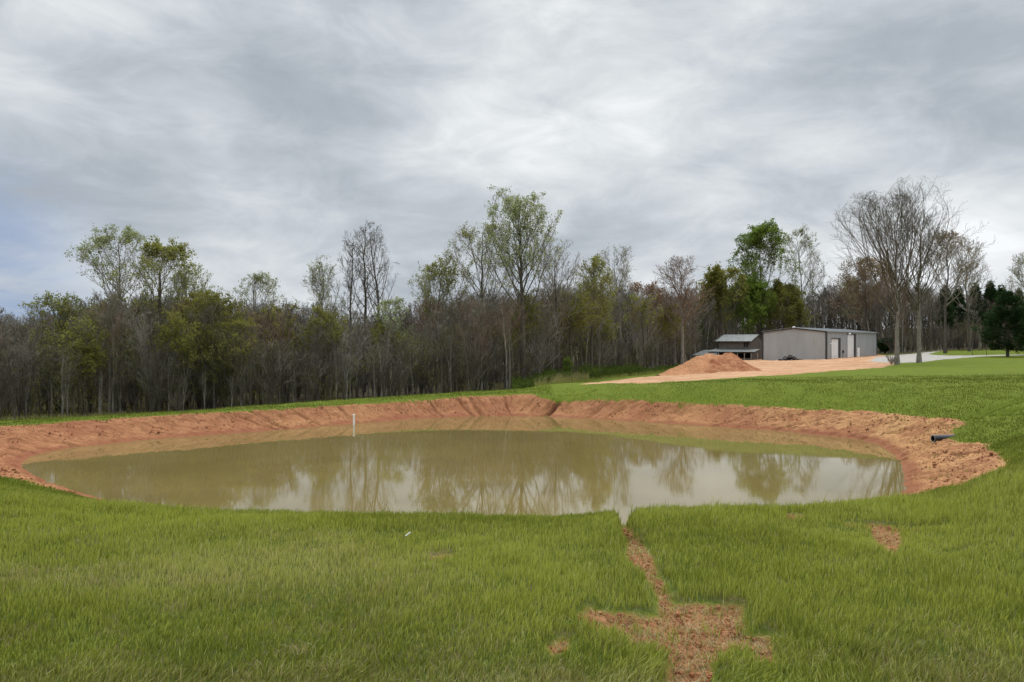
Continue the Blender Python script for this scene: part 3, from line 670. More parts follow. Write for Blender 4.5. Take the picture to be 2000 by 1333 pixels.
gt = Bag(); gt.box(-.2, Lw + .2, -.30, -.19, EV - .12, EV + .05); gt.obj('eave_gutter', roofm, ws)
for a, b_ in ((.15, dpos[0][0] - .1), (wd[1] + .2, Lw - .15), (dpos[0][1] + .1, dpos[1][0] - .1)): bs_ = Bag(); bs_.box(a, b_, -.06, -.037, -.05, .04); bs_.obj('base_trim', trim, ws)
for a, b_, h in dpos:
    dr_ = Bag(); m_ = 7
    for k in range(m_):
        z0_, z1_ = h * k / m_, h * (k + 1) / m_ - .03
        dr_.box(a + .12, b_ - .9, .10, .14, z0_, z1_); dr_.box(a + .12, b_ - .9, .12, .16, z1_, z1_ + .03)
    od = dr_.obj('roller_door', white, ws)
    ha = Bag(); ha.box((a + b_) / 2 - .5, (a + b_) / 2 - .2, .05, .095, .5, .55); ha.obj('door_handle', trim, od)
    fr_ = Bag(); fr_.box(a - .02, a + .10, -.07, .22, -.02, h + .16); fr_.box(b_ - .88, b_ + .08, -.07, .22, -.02, h + .16); fr_.box(a + .10, b_ - .88, -.07, .22, h, h + .16)
    fr_.obj('door_frame', trim, ws)
w_ = Bag(); w_.box(wd[0] + .05, wd[1] - .05, -.05, .02, 0, wd[2] - .05); wo_ = w_.obj('walk_door', bright, ws)
k_ = Bag(); k_.tube([(wd[0] + .16, -.12, 1.0), (wd[0] + .16, -.05, 1.0)], .035, 8); k_.obj('door_knob', trim, wo_)
k_ = Bag(); k_.box(wd[0] - .03, wd[1] + .03, -.062, -.052, wd[2] - .05, wd[2] + .04); k_.box(wd[0] - .03, wd[0] + .05, -.062, .02, 0, wd[2] - .05); k_.box(wd[1] - .05, wd[1] + .03, -.062, .02, 0, wd[2] - .05); k_.obj('walk_door_frame', trim, ws)
lx_ = line_param(O1, (ux, uy), 1655)
lm = Bag(); lm.tube([(lx_, -.04, 4.95), (lx_, -.25, 5.02), (lx_, -.45, 4.95)], .035, 6); lmo = lm.obj('wall_lamp_arm', trim, ws)
lm = Bag(); lm.tube([(lx_, -.45, 5.03), (lx_, -.45, 4.93), (lx_, -.45, 4.75)], [.06, .2, .25], 12); lm.obj('lamp_head', bright, lmo)
l2 = line_param(O1, (ux, uy), 1621.2); lm = Bag(); lm.box(l2 - .12, l2 + .12, -.2, -.036, 2.85, 3.05); lm.obj('door_lamp', bright, ws)
mb = line_param(O1, (ux, uy), 1645.5); lm = Bag(); lm.box(mb - .22, mb + .22, -.26, -.037, 1.05, 1.6); lm.box(mb - .03, mb + .03, -.09, -.037, .0, 1.05); lm.obj('electric_box', trim, ws)

# ------------------------------------------------------------------ old timber barn
bo = np.array(P(1466, 156)[:2]); bf_ = np.array([.6, .8]); bl_ = np.array([-.8, .6])   # gable direction, front direction
Lb = line_param(bo, bl_, 1404.5); Wb = 8.0; BZ = -4.25
bn = thing('timber_barn', 'old weathered board barn with tin roof and open porch left of the workshop', 'barn', (bo[0], bo[1], BZ), math.atan2(bl_[1], bl_[0]))
# local: x along the front (to the left in the photo), -y into the barn is +gable direction, so inside is y < 0
ev, rg = 4.25, 5.55
def board_wall(x0, x1, z0, z1, y, outy, holes=()):
    b = Bag(); z = z0; k = 0
    while z < z1 - .02:
        h_ = min(.22, z1 - z); xs_ = [x0, x1]
        segs_ = [(x0, x1)]
        for hx0, hx1, hz0, hz1 in holes:
            if z + h_ > hz0 and z < hz1: segs_ = [(x0, hx0), (hx1, x1)]
        for a, c_ in segs_: b.box(a, c_, min(y, y + outy * (.03 + .012 * (k % 3))), max(y, y + outy * .03), z, z + h_ - .012)
        z += h_; k += 1
    return b
wx0 = line_param(bo, bl_, 1462.5); wx1 = line_param(bo, bl_, 1451.5)
bw = board_wall(0, Lb, 2.2, ev, 0, 1, [(wx0, wx1, 3.0, 3.85)]); bw.box(0, Lb, -.14, -.02, 0, 2.2) if False else None
bw.obj('front_wall', wood, bn)
gw = Bag(); k = 0
for i in range(36):                 # gable end planks, stepped to follow the roof
    y0, y1 = -Wb * i / 36, -Wb * (i + 1) / 36 + .02; top = ev + (rg - ev) * (1 - abs((i + .5) / 18 - 1)) - .06
    gw.box(-.03 - .012 * (i % 2), 0, y1, y0, 0, top)
gw.obj('gable_wall', wood, bn)
gw = Bag(); gw.box(Lb, Lb + .05, -Wb, 0, 0, ev); gw.box(0, Lb, -Wb - .05, -Wb, 0, ev); gw.obj('rear_walls', wood, bn)
dk = Bag(); dk.box(.05, Lb - .05, -1.6, -1.5, 0, 2.3); dk.box(.05, Lb - .05, -.30, -.2, 2.2, ev - .1); dk.obj('inner_shade_sheet', darkin, bn)  # near-black sheets put in for the shade inside the barn
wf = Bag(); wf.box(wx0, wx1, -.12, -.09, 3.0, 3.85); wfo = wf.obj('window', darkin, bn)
wf = Bag(); c_ = (wx0 + wx1) / 2
for a, b_ in ((wx0 - .06, wx0 + .03), (wx1 - .03, wx1 + .06), (c_ - .04, c_ + .04)): wf.box(a, b_, -.08, .06, 3.0, 3.85)
wf.box(wx0 - .06, wx1 + .06, -.08, .06, 2.92, 3.0); wf.obj('frame', post_m, wfo)
rb = Bag(); oh = .55
rb.slab([(Lb + oh, .6, ev - .1), (-.35, .6, ev - .1), (-.35, -Wb / 2, rg), (Lb + oh, -Wb / 2, rg)], -.07)
rb.slab([(Lb + oh, -Wb / 2, rg), (-.35, -Wb / 2, rg), (-.35, -Wb - .6, ev - .1), (Lb + oh, -Wb - .6, ev - .1)], -.07)
for k in range(14):
    x_ = -.3 + k * .6; rb.slab([(x_ + .05, .62, ev - .07), (x_, .62, ev - .07), (x_, -Wb / 2, rg + .03), (x_ + .05, -Wb / 2, rg + .03)], -.03)
rb.obj('roof', oldroof, bn)
# porch lean-to
pl = line_param(bo + np.array([bf_[0] * -3.2, bf_[1] * -3.2]), bl_, 1384); pr = -2.0
pz0, pz1 = 2.05, 2.55
ps = Bag(); ps.slab([(pl, 3.4, pz0), (pr, 3.4, pz0), (pr, .1, pz1), (pl, .1, pz1)], -.07); ps.obj('porch_roof', oldroof, bn)
pb = Bag(); pb.box(pr, pl - .1, 3.12, 3.26, pz0 - .2, pz0 - .02); pb.obj('porch_beam', trim, bn)
for pxx, dk_ in ((1388, 1), (1401, 1), (1414, 0), (1427, 0), (1440.5, 0), (1454, 0), (1467, 0), (1480, 0)):
    x_ = line_param(bo - bf_ * 3.2, bl_, pxx)
    pq = Bag(); pq.box(x_ - .07, x_ + .07, 3.13, 3.25, -.5, pz0 - .2)
    if pxx == 1388: pq.slab([(x_ + .05, 3.14, 1.25), (x_ + .05, 3.24, 1.25), (x_ + .65, 3.24, 1.86), (x_ + .65, 3.14, 1.86)], .08)
    pq.obj('post', trim if dk_ else post_m, bn)
x0_ = line_param(bo - bf_ * 3.2, bl_, 1480); x1_ = line_param(bo - bf_ * 3.2, bl_, 1414)
pf = Bag()
for k in range(int((x1_ - x0_) / .16)): pf.box(x0_ + k * .16, x0_ + k * .16 + .11, 3.02, 3.06, -.4, .82)
pf.box(x0_, x1_, 3.065, 3.12, .68, .78); pf.box(x0_, x1_, 3.065, 3.12, .1, .2); pf.obj('porch_railing', wood, bn)

# ------------------------------------------------------------------ low shed behind the dirt pile
so = P(1402, 163); sh = thing('low_shed', 'low grey shed with tin roof half hidden behind the dirt pile', 'shed', (so[0], so[1], -4.3), math.atan2(.42, -.9))
Ls = 5.2
q = Bag(); q.box(0, Ls, -.05, .0, 0, 1.25); q.box(Ls, Ls + .05, -4, 0, 0, 1.25); q.box(0, Ls, -4.05, -4, 0, 1.25); q.obj('wall', post_m, sh)
q = Bag(); q.slab([(Ls + .3, .35, 1.2), (-.6, .35, 1.2), (-.6, -2, 2.35), (Ls - 1.9, -2, 2.35)], -.06); q.slab([(Ls - 1.9, -2, 2.35), (-.6, -2, 2.35), (-.6, -4.3, 1.2), (Ls + .3, -4.3, 1.2)], -.06)
q.add([(Ls + .3, .35, 1.2), (Ls - 1.9, -2, 2.35), (Ls + .3, -4.3, 1.2)], [[0, 1, 2]]); q.obj('roof', oldroof, sh)

# ------------------------------------------------------------------ dirt pile (two overlapping tipped loads)
pmt, t, out = material('piled_clay')
co = t.pos(); n1_ = t.noise(co, 1.4, 6, .65); n2_ = t.noise(co, 6, 5, .7); n3_ = t.noise(t.scale(co, (1, .3, .6)), 2.4, 5, .6)
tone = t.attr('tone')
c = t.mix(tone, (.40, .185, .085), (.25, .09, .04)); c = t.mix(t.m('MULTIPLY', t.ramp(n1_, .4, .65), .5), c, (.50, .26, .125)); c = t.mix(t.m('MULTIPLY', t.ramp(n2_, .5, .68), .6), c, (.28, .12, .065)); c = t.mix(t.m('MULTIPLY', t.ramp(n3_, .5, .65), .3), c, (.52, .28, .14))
principled(t, out, c, .95, t.bump(n2_, .8, .12), .15)
def pile(name, label, bumps, x0, x1, y0, y1, step, tonef):
    xs = np.arange(x0, x1, step); ys = np.arange(y0, y1, step); X, Y = np.meshgrid(xs, ys)
    H = np.full(X.shape, -9.)
    for bx, by, rx, ry, h, flat in bumps:
        r_ = np.hypot((X - bx) / rx, (Y - by) / ry) * (1 + .12 * vnoise(np.arctan2(Y - by, X - bx) * 2.2, X * 0 + h, 8))
        H = np.maximum(H, np.minimum(h * (1 - r_) * 1.12, h * (1 - .10 * r_ ** 2) - flat * r_))
    H = H + (fbm(X / .8, Y / .8, 11, 3) * .26 + fbm(X / .25, Y / .25, 17, 2) * .09) * sstep(H, -.1, .5)
    Gz = base_z(X, Y) + H; ok = H > -.22
    i = np.arange(X.size).reshape(X.shape); f = np.stack([i[:-1, :-1], i[:-1, 1:], i[1:, 1:], i[1:, :-1]], -1).reshape(-1, 4)
    f = f[ok.reshape(-1)[f].all(1)]; u, inv = np.unique(f, return_inverse=True)
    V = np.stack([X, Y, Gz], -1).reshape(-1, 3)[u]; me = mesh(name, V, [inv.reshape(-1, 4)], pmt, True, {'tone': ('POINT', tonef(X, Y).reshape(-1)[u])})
    return link(name, me, label=label, category='dirt pile')
# centre columns: left load 1372, right load 1420, far end spreads left to 1300
def B(px, d_, rx, ry, h, fl=.05): q = P(px, d_); return (q[0], q[1], rx, ry, h, fl)
pile('dirt_pile', 'large heap of orange clay in two tipped loads in front of the barn', [B(1384, 91, 4.2, 5.0, 2.15), B(1348, 90.5, 3.6, 4.4, 1.35), B(1366, 90.5, 3.4, 4.6, 1.95), B(1421, 91.5, 3.1, 4.6, 2.2), B(1452, 90.5, 2.2, 3.4, .75), B(1400, 91.5, 3.4, 4.4, 1.95), B(1325, 89.5, 2.8, 3.4, .6)],
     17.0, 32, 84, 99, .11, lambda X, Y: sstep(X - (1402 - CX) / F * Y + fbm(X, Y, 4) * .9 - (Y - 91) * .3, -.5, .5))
# dark heap of scrap (old tyres and sheeting) against the workshop wall
sc = P(1545, 143.2); hp = thing('tyre_heap', 'low dark heap of old tyres and torn sheeting against the grey workshop gable', 'scrap heap', (sc[0], sc[1], gz(sc[0], sc[1])))
rub = simple('old_rubber', (.015, .014, .013), (.05, .045, .04), 3, .8)
rs = random.Random(4)
for i, (dx_, dz_, tl) in enumerate(((-2.0, .12, .1), (-1.3, .14, .3), (-.6, .16, .2), (.1, .15, .5), (.9, .14, .2), (1.6, .12, .1), (-.9, .42, .6), (-.1, .46, .4), (.6, .4, .7), (-.2, .72, .5))):
    b = Bag(); an = np.linspace(0, 2 * math.pi, 15); R_ = .36; pts = np.c_[np.cos(an) * R_, np.sin(an) * R_, np.sin(an) * R_ * tl]
    pts = pts + np.array([dx_, rs.uniform(-.4, .4), dz_]); b.tube(pts, .12, 6, False); b.obj('tyre', rub, hp)
b = Bag(); xs_ = np.linspace(-2.3, 2.1, 22); ys_ = np.linspace(-.6, .7, 8); XX, YY = np.meshgrid(xs_, ys_)
ZZ = .28 * np.exp(-(XX / 1.4) ** 2) + fbm(XX * 2, YY * 2, 5) * .3 + .12; i = np.arange(XX.size).reshape(XX.shape)
b.add(np.stack([XX, YY, ZZ], -1).reshape(-1, 3), np.stack([i[:-1, :-1], i[:-1, 1:], i[1:, 1:], i[1:, :-1]], -1).reshape(-1, 4)); b.obj('sheeting', trim, hp, True)

# ------------------------------------------------------------------ white standpipe in the pond
pvc, t, out = material('white_pvc'); pp = t.pos(); sz = t.node('ShaderNodeSeparateXYZ'); t.l.new(pp, sz.inputs[0])
c = t.mix(t.m('MULTIPLY', t.ramp(t.m('ADD', sz.outputs[2], t.m('MULTIPLY', t.noise(pp, 6, 3), .25)), -4.75, -4.98), .4), (.83, .81, .73), (.62, .54, .42)); principled(t, out, c, .35, None, .5)
sp = P(691.2, 7500 / (831.5 - CY)); st = thing('standpipe', 'white plastic overflow pipe standing upright in the pond', 'pipe', (sp[0], sp[1], WATER))
top = .66
b = Bag(); b.tube([(0, 0, -.7), (0, 0, .2), (0, 0, top - .1)], .057, 20, False); b.obj('pipe', pvc, st, True)
b = Bag(); b.tube([(0, 0, top - .13), (0, 0, top - .12), (0, 0, top - .01), (0, 0, top)], [.058, .066, .066, .058], 20); b.obj('cap', pvc, st, True)
b = Bag(); b.tube([(0, 0, .12), (0, 0, .13), (0, 0, .22), (0, 0, .23)], [.058, .064, .064, .058], 20, False); b.obj('coupling', pvc, st, True)

# ------------------------------------------------------------------ black corrugated drain pipe
hd = outlet; e_ = np.array([hd[0], hd[1], 0.]); e_[2] = (CY - 857.5) / F * e_[1]
cp = thing('drain_pipe', 'black corrugated plastic drain pipe poking out of the red clay bank', 'drain pipe', tuple(e_), math.atan2(.10, .99))
blk = simple('black_plastic', (.010, .010, .013), (.02, .02, .024), 3, .38, .5)
xs_ = np.linspace(0, 2.6, 157); rd = .148 + .016 * np.clip(np.sin(xs_ * 2 * math.pi / .083) * 1.6, -1, 1)
b = Bag(); b.tube(np.c_[xs_, xs_ * 0, xs_ * 0], rd, 28, False); b.tube(np.c_[xs_[:40], xs_[:40] * 0, xs_[:40] * 0], .124, 24, False)
b.obj('corrugated_wall', blk, cp, True)
b = Bag(); an = np.linspace(0, 2 * math.pi, 29); ring0 = np.c_[an[:-1] * 0, np.cos(an[:-1]) * .124, np.sin(an[:-1]) * .124]; ring1 = ring0 * [1, 1.28, 1.28]
i = np.arange(28); b.add(np.concatenate([ring0, ring1]), np.stack([i, (i + 1) % 28, (i + 1) % 28 + 28, i + 28], -1)); b.obj('cut_rim', post_m, cp)

# ------------------------------------------------------------------ small white marker lying in the grass
h_ = hit(797, 1064, 2); z_ = float(ground_z(np.array([h_[0]]), np.array([h_[1]]))[0])
mk = Bag(); mk.tube([(-.022, 0, 0), (.020, .012, .030)], .0055, 10)
mo = mk.obj('plastic_stub', bright, None, True, label='tiny white plastic stub lying in the grass this side of the pond', category='litter'); mo.location = (h_[0], h_[1], z_ + .06)

# thin wire fence posts on the far right lawn
for i, (px_, d_, lb) in enumerate(((1927, 128, 'thin dark fence post nearest the dark evergreen on the far lawn'), (1899, 133, 'thin dark fence post further left of the evergreen on the far lawn'))):
    q = P(px_, d_); po = thing('fence_post', lb, 'fence post', (q[0], q[1], gz(q[0], q[1])), 0, 'fence posts on the far lawn')
    b = Bag(); b.tube([(0, 0, -.2), (0, 0, 1.25)], .035, 7); b.obj('shaft', trim, po)
    b = Bag(); b.tube([(0, 0, 1.25), (0, 0, 1.33)], [.045, .03], 7); b.obj('post_cap', trim, po)

# ------------------------------------------------------------------ trees
def bark(name, a, b, lich=None):
    m, t, out = material(name); co = t.node('ShaderNodeTexCoord').outputs['Object']
    n = t.noise(t.scale(co, (1, 1, .22)), 9, 4, .6); c = t.mix(t.ramp(n, .3, .7), a, b)
    if lich: c = t.mix(t.m('MULTIPLY', t.ramp(t.noise(co, 1.6, 3), .5, .7), .6), c, lich)
    principled(t, out, c, .9, t.bump(n, .6, .05), .1); return m
bk_grey = bark('bark_grey', (.14, .125, .105), (.27, .245, .205), (.31, .29, .24))
bk_dark = bark('bark_dark', (.06, .05, .042), (.13, .11, .09), (.12, .12, .085))
bk_pale = bark('bark_pale', (.28, .25, .21), (.42, .39, .34), (.36, .36, .31))
def twigm(name, a, b):
    m, t, out = material(name); n = t.noise(t.node('ShaderNodeTexCoord').outputs['Object'], .9, 3); principled(t, out, t.mix(t.ramp(n, .35, .65), a, b), .9, None, .1); return m
tw_grey = twigm('twigs_grey', (.155, .135, .10), (.24, .215, .165)); tw_red = twigm('twigs_reddish', (.17, .115, .082), (.24, .17, .125)); tw_dark = twigm('twigs_dark', (.09, .077, .055), (.16, .138, .10)); tw_pale = twigm('twigs_pale', (.24, .215, .185), (.34, .31, .27))
def leafm(name, a, b, tl=.45):
    m, t, out = material(name); n = t.noise(t.node('ShaderNodeTexCoord').outputs['Object'], .8, 4, .7); n2 = t.noise(t.pos(), 6, 2)
    c = t.mix(t.ramp(n, .3, .7), a, b); c = t.mix(t.m('MULTIPLY', t.ramp(n2, .45, .7), .35), c, tuple(v * .55 for v in a))
    df = t.node('ShaderNodeBsdfDiffuse'); t.put(df.inputs[0], c); tr = t.node('ShaderNodeBsdfTranslucent'); t.put(tr.inputs[0], c)
    m1 = t.node('ShaderNodeMixShader'); m1.inputs[0].default_value = tl; t.l.new(df.outputs[0], m1.inputs[1]); t.l.new(tr.outputs[0], m1.inputs[2]); t.l.new(m1.outputs[0], out.inputs[0]); return m
lf_green = leafm('leaf_spring_green', (.14, .21, .025), (.22, .29, .06)); lf_pale = leafm('leaf_bud_pale', (.30, .34, .14), (.42, .45, .24)); lf_yel = leafm('leaf_yellow_green', (.22, .23, .045), (.33, .33, .09))
lf_olive = leafm('leaf_olive', (.18, .18, .035), (.28, .26, .07)); lf_tan = leafm('leaf_tan_buds', (.24, .17, .10), (.32, .25, .15)); lf_pine = leafm('needles', (.022, .045, .018), (.05, .085, .03), .15); lf_deep = leafm('leaf_deep_green', (.07, .11, .02), (.12, .16, .035)); lf_rust = leafm('leaf_rust', (.20, .11, .05), (.28, .17, .08))

TRG = np.random.default_rng(11)
def unit(v): return v / np.maximum(np.linalg.norm(v, axis=-1, keepdims=True), 1e-9)
def tubes(Pt, Rd, sides, bag):
    N, n, _ = Pt.shape; d_ = unit(np.gradient(Pt, axis=1)); ref = np.where(np.abs(d_[:, :1, 2:]) > .8, [1., 0, 0], [0, 0, 1.])
    a = unit(np.cross(d_, np.broadcast_to(ref, d_.shape))); b = np.cross(d_, a); an = np.arange(sides) * 2 * math.pi / sides
    ring = Pt[:, :, None] + Rd[:, :, None, None] * (a[:, :, None] * np.cos(an)[:, None] + b[:, :, None] * np.sin(an)[:, None])
    i = np.arange(N * n * sides).reshape(N, n, sides); j = np.roll(i, -1, 2)
    bag.add(ring.reshape(-1, 3), np.stack([i[:, :-1], j[:, :-1], j[:, 1:], i[:, 1:]], -1).reshape(-1, 4))
def sprout(Pp, Rp, k, s0, s1, ang, lenf, n, up, wig, rfac, rmin, g, even=True):
    """k children on every parent polyline between s0 and s1"""
    N, m, _ = Pp.shape
    s = (np.arange(k)[None] + g.random((N, k))) / k if even else g.random((N, k))
    s = s0 + (s1 - s0) * s; u = s * (m - 1); i = np.minimum(u.astype(int), m - 2); f = (u - i)[..., None]; r_ = np.arange(N)[:, None]
    st = Pp[r_, i] * (1 - f) + Pp[r_, i + 1] * f; dr = unit(Pp[r_, i + 1] - Pp[r_, i]); rad = Rp[r_, i] * (1 - f[..., 0]) + Rp[r_, i + 1] * f[..., 0]
    Lp = np.linalg.norm(np.diff(Pp, axis=1), axis=2).sum(1)[:, None]
    per = unit(np.cross(dr, unit(g.normal(size=dr.shape)))); a = np.radians(ang + g.normal(0, 8, s.shape))[..., None]
    dd = unit(dr * np.cos(a) + per * np.sin(a)); L = lenf(s) * Lp * g.uniform(.65, 1.25, s.shape)
    M_ = N * k; st = st.reshape(M_, 3); dd = dd.reshape(M_, 3); L = L.reshape(M_); rad = rad.reshape(M_)
    out = np.empty((M_, n, 3)); out[:, 0] = st; cur = dd
    for q in range(1, n):
        cur = unit(cur + np.array([0, 0, up]) / n * 2 + g.normal(0, wig, cur.shape)); out[:, q] = out[:, q - 1] + cur * (L / (n - 1))[:, None]
    r0 = np.maximum(rad * rfac, rmin); Rd = r0[:, None] * np.linspace(1, .35, n)[None]; return out, np.maximum(Rd, rmin * .7)

def tree_mesh(seed, H=16., kind='leader', r0=.2, c0=.35, width=.22, nb=34, leaves=0, leaf=.12, droop=0., twig=.011, bend=.015, dens=1., levels=4, trunk_mat=None, lean=0.):
    """returns trunk, branch and leaf Bags for a tree of height H standing at the origin"""
    g = np.random.default_rng(seed); TB, BB = Bag(), Bag()
    if kind in ('leader', 'oak'):
        n = 14; top = H if kind == 'leader' else H * .86; P0 = np.zeros((1, n, 3)); z = np.linspace(0, 1, n) ** .95
        wob = np.cumsum(g.normal(0, bend * H, (n, 2)), 0) * np.linspace(0, 1, n)[:, None] * .5; P0[0, :, :2] = wob; P0[0, :, 2] = z * top
        R0 = (r0 * (1 - z) ** .85 * .95 + .018)[None]; R0[0, 0] = r0 * 1.35
        tubes(P0, R0, 9, TB)
        if kind == 'leader':       # one straight leader with rising side limbs
            shp = lambda s: width * (np.sin(np.clip((1 - (s - c0) / (1 - c0)) * .93 + .07, 0, 1) * math.pi * .72) ** .8) * (1.0 + .0 * s)
            A, RA = sprout(P0, R0, nb, c0, .985, 46, lambda s: shp(s) * 1.5, 8, .55 - droop, .10, .42, .02, g)
        else:                      # vase: many long limbs fanning up from the middle of the trunk
            A, RA = sprout(P0, R0, nb, c0, .97, 44, lambda s: width * (1.25 - .72 * s) * 1.45, 10, .62 - droop, .075, .38, .022, g)
        A2 = None
    else:                          # several stems from the ground
        k = nb; a = g.uniform(0, 2 * math.pi, k); n = 9; A = np.zeros((k, n, 3)); tz = np.linspace(0, 1, n)
        sp_ = g.uniform(.15, 1, k) * width * H; hh = H * g.uniform(.72, 1, k)
        A[:, :, 0] = np.cos(a)[:, None] * sp_[:, None] * tz ** 1.4; A[:, :, 1] = np.sin(a)[:, None] * sp_[:, None] * tz ** 1.4; A[:, :, 2] = hh[:, None] * tz
        A[:, :, :2] += np.cumsum(g.normal(0, .012 * H, (k, n, 2)), 1) * tz[None, :, None]
        RA = (r0 * g.uniform(.5, 1, k))[:, None] * (1 - tz * .9)[None] + .012
    tubes(A, RA, 5, TB if kind == 'stems' else BB)
    if kind == 'stems': k1, s0, l1 = int(12 * dens), .18, .34
    else: k1, s0, l1 = int(7 * dens), .25, .46
    Bc, RB = sprout(A, RA, k1, s0, 1, 36, lambda s: l1 * (1.15 - .6 * s), 5, .30 - droop, .13, .5, twig * 1.3, g); tubes(Bc, RB, 3, BB)
    Cc, RC = sprout(Bc, RB, 5 if dens >= 1 else 4, .2, 1, 36, lambda s: .46 * (1.1 - .5 * s), 4, .22 - droop * .5, .14, .55, twig, g); tubes(Cc, RC, 3, BB)
    tips = Cc
    if levels >= 4:
        Dc, RD = sprout(Cc, RC, 3, .2, 1, 34, lambda s: .55 * (1.1 - .5 * s), 3, .15, .14, .6, twig * .8, g); tubes(Dc, RD, 3, BB); tips = Dc
    # rounded crown: shoots are held back where they would leave the crown's outline
    zt = H * .97; wr = max(width * H * 1.0, .8) * (1.15 if kind != 'leader' else .95); lo = (c0 * .6 if kind != 'stems' else 0) * H; cz = lo + (zt - lo) * (.60 if kind != 'leader' else .5)
    def hold(Vv):
        Vv = Vv.copy(); dz_ = Vv[:, 2] - cz; rz = np.where(dz_ > 0, zt - cz, (cz - lo) * 1.35); q_ = np.sqrt((Vv[:, 0] ** 2 + Vv[:, 1] ** 2) / wr ** 2 + (dz_ / rz) ** 2)
        lob = 1 + .34 * vnoise(np.arctan2(Vv[:, 1], Vv[:, 0]) * 1.9 + 9, Vv[:, 2] / H * 5 + seed, 3); q_ = q_ / lob; f_ = np.where(q_ > .72, (.72 + .5 * np.tanh((q_ - .72) / .62)) / np.maximum(q_, 1e-6), 1.0); m_ = Vv[:, 2] > lo * .9
        Vv[m_, 0] *= f_[m_]; Vv[m_, 1] *= f_[m_]; Vv[m_, 2] = cz + dz_[m_] * f_[m_]; return Vv
    BB.v = [hold(v_) for v_ in BB.v]
    if kind == 'stems': TB.v = [hold(v_) for v_ in TB.v]
    if lean:
        for v_ in TB.v + BB.v: v_[:, 0] += lean * H * np.clip(v_[:, 2] / H, 0, 1) ** 1.5
    tips = hold(tips.reshape(-1, 3)).reshape(tips.shape)
    LB = None
    if leaves:
        LB = Bag(); m = len(tips); i = g.integers(0, m, leaves); c_ = tips[i, -1] * .6 + tips[i, -2] * .4
        cl = vnoise(c_[:, 0] * .35 + seed, c_[:, 2] * .35 + c_[:, 1] * .3, 3); keep = cl > -.36 + .15 * g.random(len(cl)); c_ = c_[keep]
        c_ = c_ + g.normal(0, leaf * 1.3, c_.shape); nl_ = len(c_); sz = leaf * g.uniform(.5, 1.3, nl_)[:, None]
        a = unit(g.normal(size=(nl_, 3))); b = unit(np.cross(a, g.normal(size=(nl_, 3))))
        V = np.stack([c_ - a * sz, c_ + b * sz * .6, c_ + a * sz, c_ - b * sz * .6], 1); LB.add(V.reshape(-1, 3), np.arange(nl_ * 4).reshape(-1, 4))
    return TB, BB, LB
def bag_mesh(b, name, m, smooth=False): return mesh(name, np.concatenate(b.v), ([np.concatenate(b.f4)] if b.f4 else []) + ([np.concatenate(b.f3)] if b.f3 else []), m, smooth)
class Proto:
    def __init__(s, seed, tm, bm_, lm=None, **kw):
        s.H = kw.get('H', 16.); T_, B_, L_ = tree_mesh(seed, **kw); s.raw = (T_, B_, L_)
        s.parts = [('trunk', bag_mesh(T_, 'trunk', tm, True)), ('branches', bag_mesh(B_, 'branches', bm_))]
        if L_: s.parts.append(('foliage', bag_mesh(L_, 'foliage', lm)))
def plant(proto, name, label, cat, px, d_, top=None, H=None, rot=None, wide=1., group=None, parts=None, sink=.15):
    q = P(px, d_); z = gz(q[0], q[1]); h = H if H is not None else (CY - top) / F * d_ - z
    s = h / proto.H; o = thing(name, label, cat, (q[0], q[1], z - sink), rot if rot is not None else float(TRG.uniform(0, 6.28)), group, (s * wide, s * wide, s))
    for pn, me in (parts or proto.parts): link(pn, me, o)
    return o

